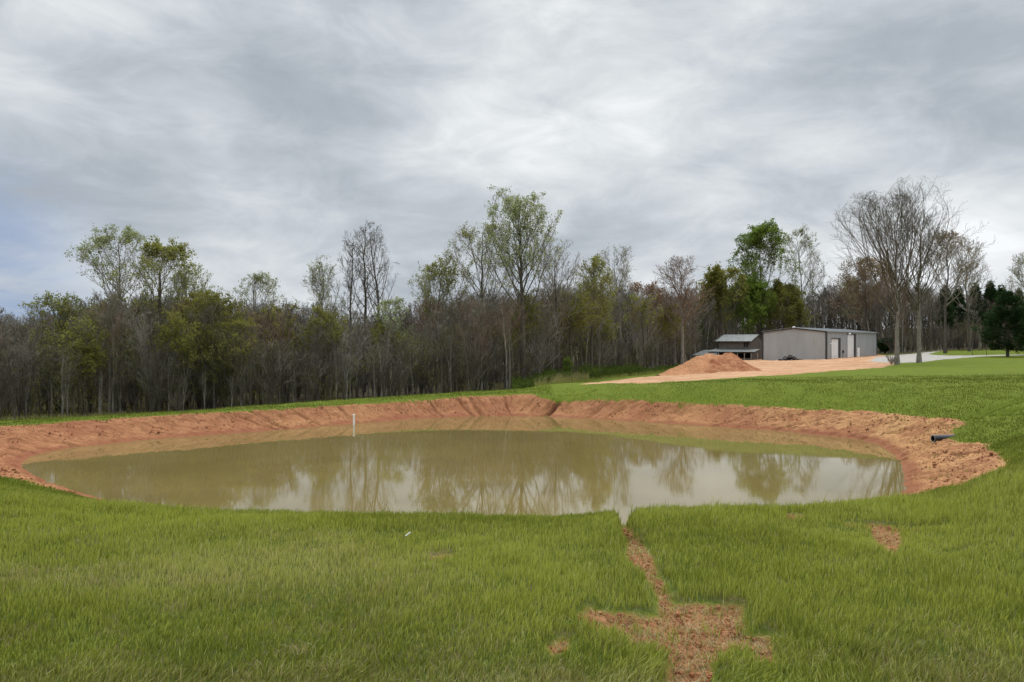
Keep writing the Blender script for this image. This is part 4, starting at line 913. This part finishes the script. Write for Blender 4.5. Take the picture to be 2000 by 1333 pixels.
# landmark trees ---------------------------------------------------------------------
LM = [
 # seed, kind, column, depth, top row, width, c0, nb, leaves, leaf size, bark, twigs, leafmat, r0, name, label, droop
 (1, 'leader', 236, 66, 440, .30, .40, 30, 5200, .10, bk_grey, tw_grey, lf_pale, .17, 'poplar_tree', 'tall poplar dusted with pale new leaves, highest crown at the left of the woods', 0),
 (2, 'leader', 309, 64, 460, .30, .30, 40, 7200, .11, bk_dark, tw_grey, lf_yel, .19, 'poplar_tree', 'tall poplar in fresh yellow green leaf just right of the pale crowned one', 0),
 (3, 'oak', 372, 70, 515, .26, .40, 26, 2600, .10, bk_grey, tw_grey, lf_pale, .12, 'budding_tree', 'slim budding tree on the right shoulder of the yellow green poplar', 0),
 (4, 'oak', 196, 57.5, 538, .30, .45, 26, 0, 0, bk_pale, tw_grey, None, .13, 'pale_trunked_tree', 'bare tree with a pale straight trunk at the front edge of the left woods', 0),
 (5, 'oak', 402, 62, 565, .44, .28, 34, 8500, .085, bk_dark, tw_dark, lf_olive, .17, 'willow_tree', 'spreading dark limbed tree with olive green haze of leaves in the left woods', .1),
 (6, 'oak', 455, 61, 622, .48, .2, 30, 7000, .08, bk_dark, tw_dark, lf_olive, .12, 'willow_tree', 'lower olive green tree sloping down right of the spreading one', .15),
 (7, 'leader', 497, 78, 528, .24, .45, 28, 1900, .10, bk_grey, tw_grey, lf_pale, .14, 'poplar_tree', 'lone small poplar with pale green tips left of the bare skyline', 0),
 (8, 'oak', 624, 78, 497, .26, .42, 28, 1500, .09, bk_grey, tw_grey, lf_pale, .15, 'budding_tree', 'twiggy round topped tree with whitish buds left of the bare triplet', 0),
 (9, 'leader', 684, 80, 468, .15, .38, 20, 0, 0, bk_dark, tw_dark, None, .15, 'bare_poplar', 'leftmost and shortest of the three tall bare poplars behind the pond', 0),
 (10, 'leader', 711, 82, 430, .15, .36, 21, 0, 0, bk_dark, tw_dark, None, .19, 'bare_poplar', 'middle and tallest of the three tall bare poplars behind the pond', 0),
 (11, 'leader', 740, 80, 437, .21, .34, 22, 0, 0, bk_dark, tw_dark, None, .21, 'bare_poplar', 'rightmost of the three tall bare poplars with drooping lower limbs', .1),
 (12, 'oak', 868, 80, 488, .34, .34, 34, 4200, .11, bk_dark, tw_grey, lf_yel, .18, 'budding_tree', 'broad tree with yellow green tufts left of the tallest tree', 0),
 (13, 'leader', 938, 82, 434, .27, .34, 34, 2300, .10, bk_dark, tw_grey, lf_yel, .20, 'poplar_tree', 'upright poplar with sparse leaves touching the tallest crown', 0),
 (14, 'oak', 1022, 79, 360, .29, .40, 34, 7500, .12, bk_dark, tw_dark, lf_pale, .33, 'tall_poplar', 'tallest tree of the woods with a billowing pale green crown at centre', 0),
 (15, 'oak', 1090, 84, 462, .30, .30, 34, 0, 0, bk_dark, tw_grey, None, .2, 'bare_tree', 'bare fan shaped tree leaning on the right of the tallest tree', 0),
 (16, 'oak', 1155, 92, 498, .28, .36, 30, 3400, .12, bk_dark, tw_grey, lf_yel, .2, 'budding_tree', 'green tufted tree between the bare fan and the forked bare tree', 0),
 (17, 'oak', 1214, 108, 478, .27, .42, 24, 500, .1, bk_grey, tw_grey, lf_pale, .22, 'forked_tree', 'forked bare tree standing above the woods left of the dirt pile', 0),
 (18, 'oak', 1333, 112, 497, .27, .36, 44, 0, 0, bk_grey, tw_red, None, .26, 'bare_oak', 'bare dome shaped oak with drooping low twigs behind the dirt pile', .25),
 (19, 'leader', 1487, 186, 432, .27, .22, 50, 15000, .24, bk_dark, tw_dark, lf_green, .34, 'green_poplar', 'tall leafy green poplar rising behind the barn and workshop', 0),
 (20, 'leader', 1567, 190, 442, .22, .30, 34, 900, .22, bk_grey, tw_grey, lf_pale, .26, 'bare_poplar', 'slender pale tree alone against the sky right of the green poplar', 0),
 (21, 'oak', 1752, 106, 357, .56, .26, 64, 0, 0, bk_grey, tw_dark, None, .33, 'bare_maple', 'largest bare tree, fan crowned, at the lawn edge right of the workshop', 0),
 (22, 'oak', 1795, 108, 402, .28, .30, 44, 0, 0, bk_grey, tw_dark, None, .30, 'bare_maple', 'second large bare tree just right of the biggest one by the gravel', 0),
 (23, 'leader', 1846, 150, 444, .26, .35, 32, 1600, .2, bk_dark, tw_grey, lf_tan, .3, 'bare_poplar', 'upright tree with few tan buds behind the gravel turn', 0),
 (24, 'oak', 1893, 160, 458, .30, .34, 32, 0, 0, bk_dark, tw_grey, None, .26, 'bare_tree', 'round bare tree right of the gravel turn against bright cloud', 0),
 (25, 'oak', 2012, 140, 492, .32, .3, 34, 900, .15, bk_dark, tw_grey, lf_yel, .24, 'bare_tree', 'bare tree cut by the right edge of the picture', 0),
 (26, 'oak', 1690, 182, 500, .38, .25, 34, 5200, .26, bk_dark, tw_red, lf_tan, .3, 'budding_tree', 'tan budding tree behind the workshop roof, left of the fan crowned tree', 0),
 (27, 'oak', 1462, 180, 545, .42, .12, 34, 19000, .27, bk_dark, tw_dark, lf_green, .2, 'green_bush_tree', 'bright green bushy tree low behind the barn roof', 0),
 (28, 'oak', 1530, 184, 548, .34, .15, 34, 11000, .26, bk_dark, tw_dark, lf_olive, .2, 'green_bush_tree', 'duller green bushy tree behind the workshop roof peak', 0),
 (29, 'oak', 1407, 176, 520, .34, .25, 30, 6500, .3, bk_dark, tw_dark, lf_olive, .2, 'budding_tree', 'olive green topped tree left of the tall leafy poplar', 0),
 (30, 'oak', 112, 62, 572, .40, .3, 30, 3200, .10, bk_dark, tw_dark, lf_yel, .13, 'budding_tree', 'low rounded tree with yellow green top at far left', 0),
]
for (sd_, kind, px_, d_, top, wd_, c0, nb, lv, ls, bkm, twm, lfm, r0, nm, lb, dr) in LM:
    q = P(px_, d_); H_ = (CY - top) / F * d_ - gz(q[0], q[1])
    tw_ = max(.0075, .000135 * d_)
    pr_ = Proto(sd_ + 100, bkm, twm, lfm, H=H_, kind=kind, r0=r0, c0=c0, width=wd_, nb=nb, leaves=int(lv * 1.35), leaf=ls * .85, droop=dr, twig=tw_, lean=-.055 if sd_ == 21 else (.04 if sd_ == 22 else 0.))
    vmax = max(float(np.percentile(np.concatenate(pr_.raw[1].v)[:, 2], 99.9)), 1); pr_.H = vmax if abs(vmax / H_ - 1) < .6 else H_
    plant(pr_, nm, lb, 'tree', px_, d_, top=top, rot=0.)

# filler trees: a dozen grown shapes, each copied many times ---------------------------
fill = [Proto(200 + i, *mt, H=12., kind=kd, r0=r0, c0=c0, width=wd_, nb=nb, dens=.9, twig=.0105, leaves=lv, leaf=.11) for i, (kd, r0, c0, wd_, nb, mt, lv) in enumerate((
    ('oak', .10, .48, .24, 20, (bk_grey, tw_grey), 0), ('leader', .10, .42, .20, 24, (bk_grey, tw_grey), 0), ('oak', .11, .55, .27, 20, (bk_dark, tw_dark), 0), ('stems', .07, 0, .22, 9, (bk_dark, tw_red), 0),
    ('stems', .06, 0, .30, 10, (bk_dark, tw_grey), 0), ('leader', .10, .45, .20, 20, (bk_pale, tw_grey), 0), ('oak', .10, .45, .30, 22, (bk_grey, tw_red), 0), ('stems', .06, 0, .26, 9, (bk_grey, tw_pale), 0)))]
leafy = [Proto(230 + i, *mt, H=12., kind=kd, r0=.10, c0=c0, width=wd_, nb=nb, dens=.9, twig=.0105, leaves=lv, leaf=.12) for i, (kd, c0, wd_, nb, mt, lv) in enumerate((
    ('oak', .3, .32, 22, (bk_dark, tw_dark, lf_olive), 3800), ('stems', 0, .30, 9, (bk_dark, tw_dark, lf_deep), 4200), ('oak', .35, .28, 20, (bk_dark, tw_grey, lf_yel), 2200), ('leader', .35, .22, 22, (bk_grey, tw_grey, lf_pale), 1600), ('oak', .3, .3, 20, (bk_dark, tw_red, lf_rust), 1500)))]
MT = np.array([[-300, 600], [0, 602], [60, 620], [100, 590], [170, 575], [240, 570], [330, 572], [420, 578], [450, 588], [520, 578], [600, 585], [700, 602], [800, 588], [860, 572], [950, 565], [1050, 552], [1120, 548], [1200, 555], [1260, 548], [1340, 550], [1420, 548], [1540, 560], [1640, 545], [1700, 530], [1800, 545], [1880, 568], [1960, 575], [2300, 560]])
lab_b = {0: ('slender grey bare tree', 'slender grey bare trees in the woods'), 1: ('narrow straight bare tree', 'straight stemmed bare trees in the woods'), 2: ('dark barked bare tree', 'dark bare trees in the woods'),
         3: ('clump of reddish bare stems', 'reddish bare clumps in the woods'), 4: ('clump of dark bare stems', 'dark bare clumps in the woods'), 5: ('pale trunked bare tree', 'pale trunked trees in the woods'),
         6: ('wide reddish bare tree', 'wide reddish bare trees in the woods'), 7: ('clump of pale bare stems', 'pale bare clumps in the woods')}
lab_l = {0: ('thinly leaved olive tree', 'olive leaved trees in the woods'), 1: ('bushy deep green clump', 'deep green clumps in the woods'), 2: ('yellow green tufted tree', 'yellow green trees in the woods'), 3: ('slim pale budded tree', 'pale budding trees in the woods'), 4: ('rusty budded tree', 'rusty budding trees in the woods')}
ZN = [(-9999, 90, 'at the far left end'), (90, 170, 'left of the pale crowned poplar'), (170, 270, 'under the pale crowned poplar'), (270, 350, 'under the yellow green poplar'), (350, 440, 'around the olive willow'), (440, 530, 'right of the olive willows'),
      (530, 600, 'left of the whitish budded tree'), (600, 665, 'under the whitish budded tree'), (665, 775, 'under the three bare poplars'), (775, 840, 'just right of the three bare poplars'), (840, 960, 'left of the tallest tree'), (960, 1060, 'under the tallest tree'),
      (1060, 1130, 'right of the tallest tree'), (1130, 1190, 'behind the young shrub'), (1190, 1260, 'under the forked tree'), (1260, 1350, 'by the dome shaped oak'), (1350, 1430, 'behind the low shed'), (1430, 1500, 'behind the timber barn'),
      (1500, 1600, 'behind the workshop gable'), (1600, 1715, 'behind the workshop doors'), (1715, 1830, 'behind the two great bare trees'), (1830, 1920, 'beyond the gravel turn'), (1920, 99999, 'behind the dark evergreens')]
def zone(px_): return next(s_ for a_, b_, s_ in ZN if a_ <= px_ < b_)
g = np.random.default_rng(5); NF = 285; planted = []
for i in range(NF):
    px_ = -150 + 2300 * ((i * .61803) % 1.0) + g.uniform(-6, 6); row = i % 4; fd = forest_depth(px_)
    if 1485 < px_ < 1715: fd = max(fd, 184)
    d_ = fd + (.5, 4, 9, 16)[row] * (1 if fd < 100 else 1.5) + g.uniform(-.3, 2.5)
    top = np.interp(px_, MT[:, 0], MT[:, 1]) + g.gamma(1.6, 13) * (1.3 if row < 2 else .9) - 9 + (g.uniform(0, 55) if row == 0 else 0)
    q = P(px_, d_); z = gz(q[0], q[1]); h = (CY - top) / F * d_ - z; h = max(h, 2.5)
    green = (np.exp(-((px_ - 400) / 130) ** 2) * .4 + np.exp(-((px_ - 120) / 60) ** 2) * .25 + np.exp(-((px_ - 760) / 90) ** 2) * .2 + np.exp(-((px_ - 1470) / 110) ** 2) * .55 + np.exp(-((px_ - 1250) / 120) ** 2) * .25 + .08)
    if g.random() < green:
        k = int(g.choice(5, p=(.36, .2, .22, .14, .08))); pr_ = leafy[k]; lb, gr = lab_l[k]
        if k == 1: h *= .6
        nm = ('leafing_tree', 'green_shrub', 'leafing_tree', 'budding_tree', 'budding_tree')[k]
    else:
        k = int(g.choice(8, p=(.22, .22, .18, .06, .06, .10, .11, .05))); pr_ = fill[k]; lb, gr = lab_b[k]; nm = 'bare_clump' if k in (3, 4, 7) else 'bare_tree'
    wide = float(np.clip(g.uniform(.85, 1.25) * (12 / h) ** .35, .6, 1.7))
    planted.append((px_, plant(pr_, nm, lb + ', ' + ('front', 'second', 'third', 'back')[row] + ' row ' + zone(px_), 'tree', px_, d_, H=h, wide=wide, group=gr)))

for lb in {o['label'] for _, o in planted}:
    same = sorted([(p_, o) for p_, o in planted if o['label'] == lb], key=lambda q: q[0])
    if len(same) > 1:
        for o_, (p_, o) in zip({2: ('left one', 'right one'), 3: ('left one', 'middle one', 'right one'), 4: ('leftmost', 'second from left', 'second from right', 'rightmost')}.get(len(same), ()), same): o['label'] = lb + ', ' + o_
# the mass of the woods behind them, one object -----------------------------------------
def merge(name, protos, spots, mats, lab=None):
    """spots: (proto index, x, y, z, scale, widen, rot); one mesh, one slot per material"""
    Vs, Fs, mi, base = [], [], [], 0
    raws = []
    for Bx, slot in protos: raws.append((np.concatenate(Bx.v), np.concatenate(Bx.f4), slot))
    for (pi, x_, y_, z_, s_, w_, r_) in spots:
        for (V0, F0, slot) in [raws[j] for j in pi]:
            c_, s2 = math.cos(r_), math.sin(r_); V1 = np.empty_like(V0)
            V1[:, 0] = (V0[:, 0] * c_ - V0[:, 1] * s2) * s_ * w_ + x_; V1[:, 1] = (V0[:, 0] * s2 + V0[:, 1] * c_) * s_ * w_ + y_; V1[:, 2] = V0[:, 2] * s_ + z_
            Vs.append(V1.astype(np.float32)); Fs.append(F0 + base); mi.append(np.full(len(F0), slot, np.int32)); base += len(V0)
    me = mesh(name, np.concatenate(Vs), [np.concatenate(Fs)], mats); me.polygons.foreach_set('material_index', np.concatenate(mi)); me.update(); return link(name, me, kind='stuff')
lp = []
for i, (kd, wd_, nb) in enumerate((('oak', .26, 15), ('leader', .2, 17), ('stems', .25, 7))):
    T_, B_, _l = tree_mesh(300 + i, H=12., kind=kd, r0=.11, c0=.25, width=wd_, nb=nb, dens=.6, levels=3, twig=.022); lp += [(T_, 0), (B_, 1)]
g = np.random.default_rng(8); spots = []
for i in range(620):
    px_ = -220 + 2440 * ((i * .61803) % 1.0); fd = forest_depth(px_); fd = max(fd, 186) if 1440 < px_ < 1715 else fd
    d_ = fd + 18 + 34 * g.random() ** 1.0 * (1.3 if fd > 100 else 1); q = P(px_, d_); z = gz(q[0], q[1])
    top = np.interp(px_, MT[:, 0], MT[:, 1]) - 2 + g.gamma(1.6, 13); h = max((CY - top) / F * d_ - z, 3); k = int(g.integers(0, 3))
    spots.append(((2 * k, 2 * k + 1), q[0], q[1], z, h / 12, float(np.clip((12 / h) ** .3 * g.uniform(1, 1.5), .7, 1.8)), g.uniform(0, 6.28)))
merge('deep_woods', lp, spots, [bk_dark, tw_dark])
# understorey: thin saplings and brush between and in front of the trees
T_, B_, _l = tree_mesh(320, H=5., kind='stems', r0=.028, width=.30, nb=8, dens=.55, levels=3, twig=.010); up = [(T_, 0), (B_, 1)]
T_, B_, _l = tree_mesh(321, H=5., kind='stems', r0=.035, width=.12, nb=4, dens=.7, levels=3, twig=.010); up += [(T_, 2), (B_, 1)]
spots = []
for i in range(430):
    px_ = -200 + 2400 * ((i * .61803) % 1.0); fd = forest_depth(px_); fd = max(fd, 185) if 1490 < px_ < 1712 else fd
    d_ = fd - .8 + 14 * g.random() ** 1.3; q = P(px_, d_); z = gz(q[0], q[1]); k = int(g.integers(0, 2))
    spots.append(((2 * k, 2 * k + 1), q[0], q[1], z, g.uniform(.45, 1.25) * (1.0 if fd < 110 else 1.25), g.uniform(.8, 1.6), g.uniform(0, 6.28)))
merge('woodland_brush', up, spots, [bk_dark, tw_dark, bk_grey])

# low green brush and dry grass at the wood's edge left of the dirt yard -----------------
def leaf_cloud(name, pts, size, mat_, g, **props):
    n = len(pts); a = unit(g.normal(size=(n, 3))); b = unit(np.cross(a, g.normal(size=(n, 3)))); s = (size * g.uniform(.5, 1.3, n))[:, None]
    V = np.stack([pts - a * s, pts + b * s * .55, pts + a * s, pts - b * s * .55], 1)
    return link(name, mesh(name, V.reshape(-1, 3), [np.arange(4 * n).reshape(-1, 4)], mat_), **props)
n = 26000; px_ = g.uniform(1050, 1345, n); px_ = np.where(g.random(n) < .12, g.uniform(1000, 1080, n), px_); fdp = forest_depth(px_); d_ = fdp - 5 + g.uniform(0, 9, n); X = (px_ - CX) / F * d_
env = np.clip(.75 + 1.2 * vnoise(X / 2.2, d_ / 2.2, 5) + vnoise(X / .7, d_ / .7, 6) * .6, .1, 2) * (1.9 - 1.0 * sstep(px_, 1150, 1330)) * .8
pts = np.c_[X, d_, base_z(X, d_) + env * g.random(n) ** .8]; leaf_cloud('green_brush', pts, .10, lf_deep, g, kind='stuff')
def straw(px0, px1, off0, off1, n, L0, L1, tname, dryv):
    px_ = g.uniform(px0, px1, n); d_ = forest_depth(px_) - g.uniform(off0, off1, n); X = (px_ - CX) / F * d_; ok = vnoise(X / 1.2, d_ / 1.2, 9) > -.15; X, d_ = X[ok], d_[ok]; k = len(X)
    blades(X, d_, base_z(X, d_), g.uniform(L0, L1, k), g.uniform(.02, .035, k), 0, 0, .35, g.uniform(.3, .9, k), np.full(k, dryv), tname)
straw(1045, 1150, 1, 6, 2200, .5, 1.4, 'dry_grass', .9); straw(1045, 1345, 0, 12, 6000, .2, .6, 'rough_grass', .25); straw(-150, 1045, -1, 2.0, 9000, .2, .6, 'wood_edge_grass', .5)
straw(1716, 2100, -2, 5, 3000, .2, .5, 'field_edge_grass', .4)
# thin haze of new leaves through the understorey and edge of the woods
n = 150000; px_ = g.uniform(-150, 2050, n); fdp = forest_depth(px_); d_ = fdp - .5 + 13 * g.random(n) ** 1.2; X = (px_ - CX) / F * d_; hz = g.random(n) ** 1.3 * 6.5
dn = vnoise(px_ / 42, hz / 1.6, 5) + vnoise(px_ / 15, hz / .8 + d_ / 4, 6) * .8 + .35 * np.exp(-((px_ - 130) / 70) ** 2) + .35 * np.exp(-((px_ - 430) / 90) ** 2) + .25 * np.exp(-((px_ - 1150) / 120) ** 2) - .06
ok = (dn > 0) & ~((px_ > 1350) & (px_ < 1715)); X, d_, hz = X[ok], d_[ok], hz[ok]; leaf_cloud('understorey_leaves', np.c_[X, d_, base_z(X, d_) + hz + .1], .055, lf_olive, g, kind='stuff')
# bright young shrub
ys = Proto(400, bk_grey, tw_grey, lf_green, H=3., kind='stems', r0=.02, width=.2, nb=9, leaves=2600, leaf=.07, twig=.006, dens=.9)
plant(ys, 'young_shrub', 'bright yellow green young shrub at the wood edge above the dry grass', 'shrub', 1110, 84, top=698, rot=0)
dg = Proto(401, bk_dark, tw_dark, lf_pine, H=4., kind='stems', r0=.03, width=.42, nb=12, leaves=9000, leaf=.16, twig=.01, dens=.9)
plant(dg, 'dark_shrub', 'dark green rounded shrub against the right end of the workshop', 'shrub', 1729, 178, H=3.6, rot=0, wide=1.5)
wb = Proto(402, bk_pale, tw_pale, None, H=1.2, kind='stems', r0=.035, width=.75, nb=14, twig=.012, dens=.6, levels=3)
wbp = plant(wb, 'dead_branches', 'bundle of bleached dead branches against the foot of the largest bare tree', 'branches', 1741, 105.2, H=1.55, rot=1.)

# evergreens ---------------------------------------------------------------------------
def conifer(seed, H, rad, n, skirt=.08, size=.16, open_=0.):
    g = np.random.default_rng(seed); TB, BB, LB = Bag(), Bag(), Bag(); nn = 10; z = np.linspace(0, 1, nn)
    P0 = np.zeros((1, nn, 3)); P0[0, :, 2] = z * H; R0 = (.022 * H * (1 - z) + .02)[None]; tubes(P0, R0, 8, TB)
    nb = 90; s = np.sort(g.uniform(skirt, .99, nb)); a = np.arange(nb) * 2.39996 + g.normal(0, .4, nb)
    L = rad * H * (1 - s) ** .72 * g.uniform(.6, 1.2, nb) * (1 - .45 * np.exp(-((s - skirt) / .08) ** 2)); A = np.zeros((nb, 6, 3)); u = np.linspace(0, 1, 6)
    A[:, :, 0] = np.cos(a)[:, None] * L[:, None] * u; A[:, :, 1] = np.sin(a)[:, None] * L[:, None] * u; A[:, :, 2] = (s * H)[:, None] + L[:, None] * (.35 * u - .1 * u ** 2) + g.normal(0, .04, (nb, 6)) * u
    RA = np.maximum(.008 * H * (1 - s)[:, None] * (1 - u * .8), .012); tubes(A, RA, 4, BB)
    Bc, RB = sprout(A, RA, 7, .2, 1, 42, lambda q: .5 * (1.1 - .5 * q), 4, .12, .1, .5, .01, g); tubes(Bc, RB, 3, BB)
    i = g.integers(0, len(Bc), n); f = g.random(n)[:, None]; c_ = Bc[i, 1] * (1 - f) + Bc[i, -1] * f + g.normal(0, size * .7, (n, 3)); keep = vnoise(c_[:, 0] * 1.1 + seed, c_[:, 2] * 1.3, 3) > -.32 + open_; c_ = c_[keep]; n = len(c_)
    dr = unit(c_ * [1, 1, 0] + g.normal(0, .6, (n, 3)) + [0, 0, .5]); b = unit(np.cross(dr, g.normal(size=(n, 3)))); sz = size * g.uniform(.6, 1.3, n)[:, None]
    V = np.stack([c_ - b * sz * .22, c_ + b * sz * .22, c_ + b * sz * .12 + dr * sz, c_ - b * sz * .12 + dr * sz], 1); LB.add(V.reshape(-1, 3), np.arange(4 * n).reshape(-1, 4)); return TB, BB, LB
class CProto:
    def __init__(s, seed, H, rad, n, **k):
        s.H = H; T_, B_, L_ = conifer(seed, H, rad, n, **k); s.parts = [('trunk', bag_mesh(T_, 'trunk', bk_dark, True)), ('branches', bag_mesh(B_, 'branches', tw_dark)), ('needles', bag_mesh(L_, 'needles', lf_pine))]
c1 = CProto(500, 9.5, .42, 22000, size=.24, open_=.10); c2 = CProto(501, 14, .22, 9000, skirt=.35, size=.32, open_=.12)
plant(c1, 'dark_evergreen', 'dense dark evergreen standing on the far lawn by the right edge', 'evergreen', 1968, 120, top=568, rot=.4)
plant(c1, 'dark_evergreen', 'second dark evergreen touching the right edge of the picture', 'evergreen', 2022, 126, top=585, rot=2.4)
for j, (px_, d_, top, lb) in enumerate(((1846, 176, 560, 'thin dark pine behind the tan budded tree'), (1872, 178, 562, 'dark pine left of the flat topped pine grove'), (1905, 180, 556, 'rounded dark pine in the middle of the right grove'), (1934, 180, 552, 'tallest dark pine above the dense evergreen'), (1956, 185, 560, 'dark pine peeping over the dense evergreen'), (1990, 180, 566, 'dark pine behind the two dense evergreens'))):
    plant(c2, 'pine_tree', lb, 'evergreen', px_, d_, top=top, wide=.95, group='pines of the right grove')
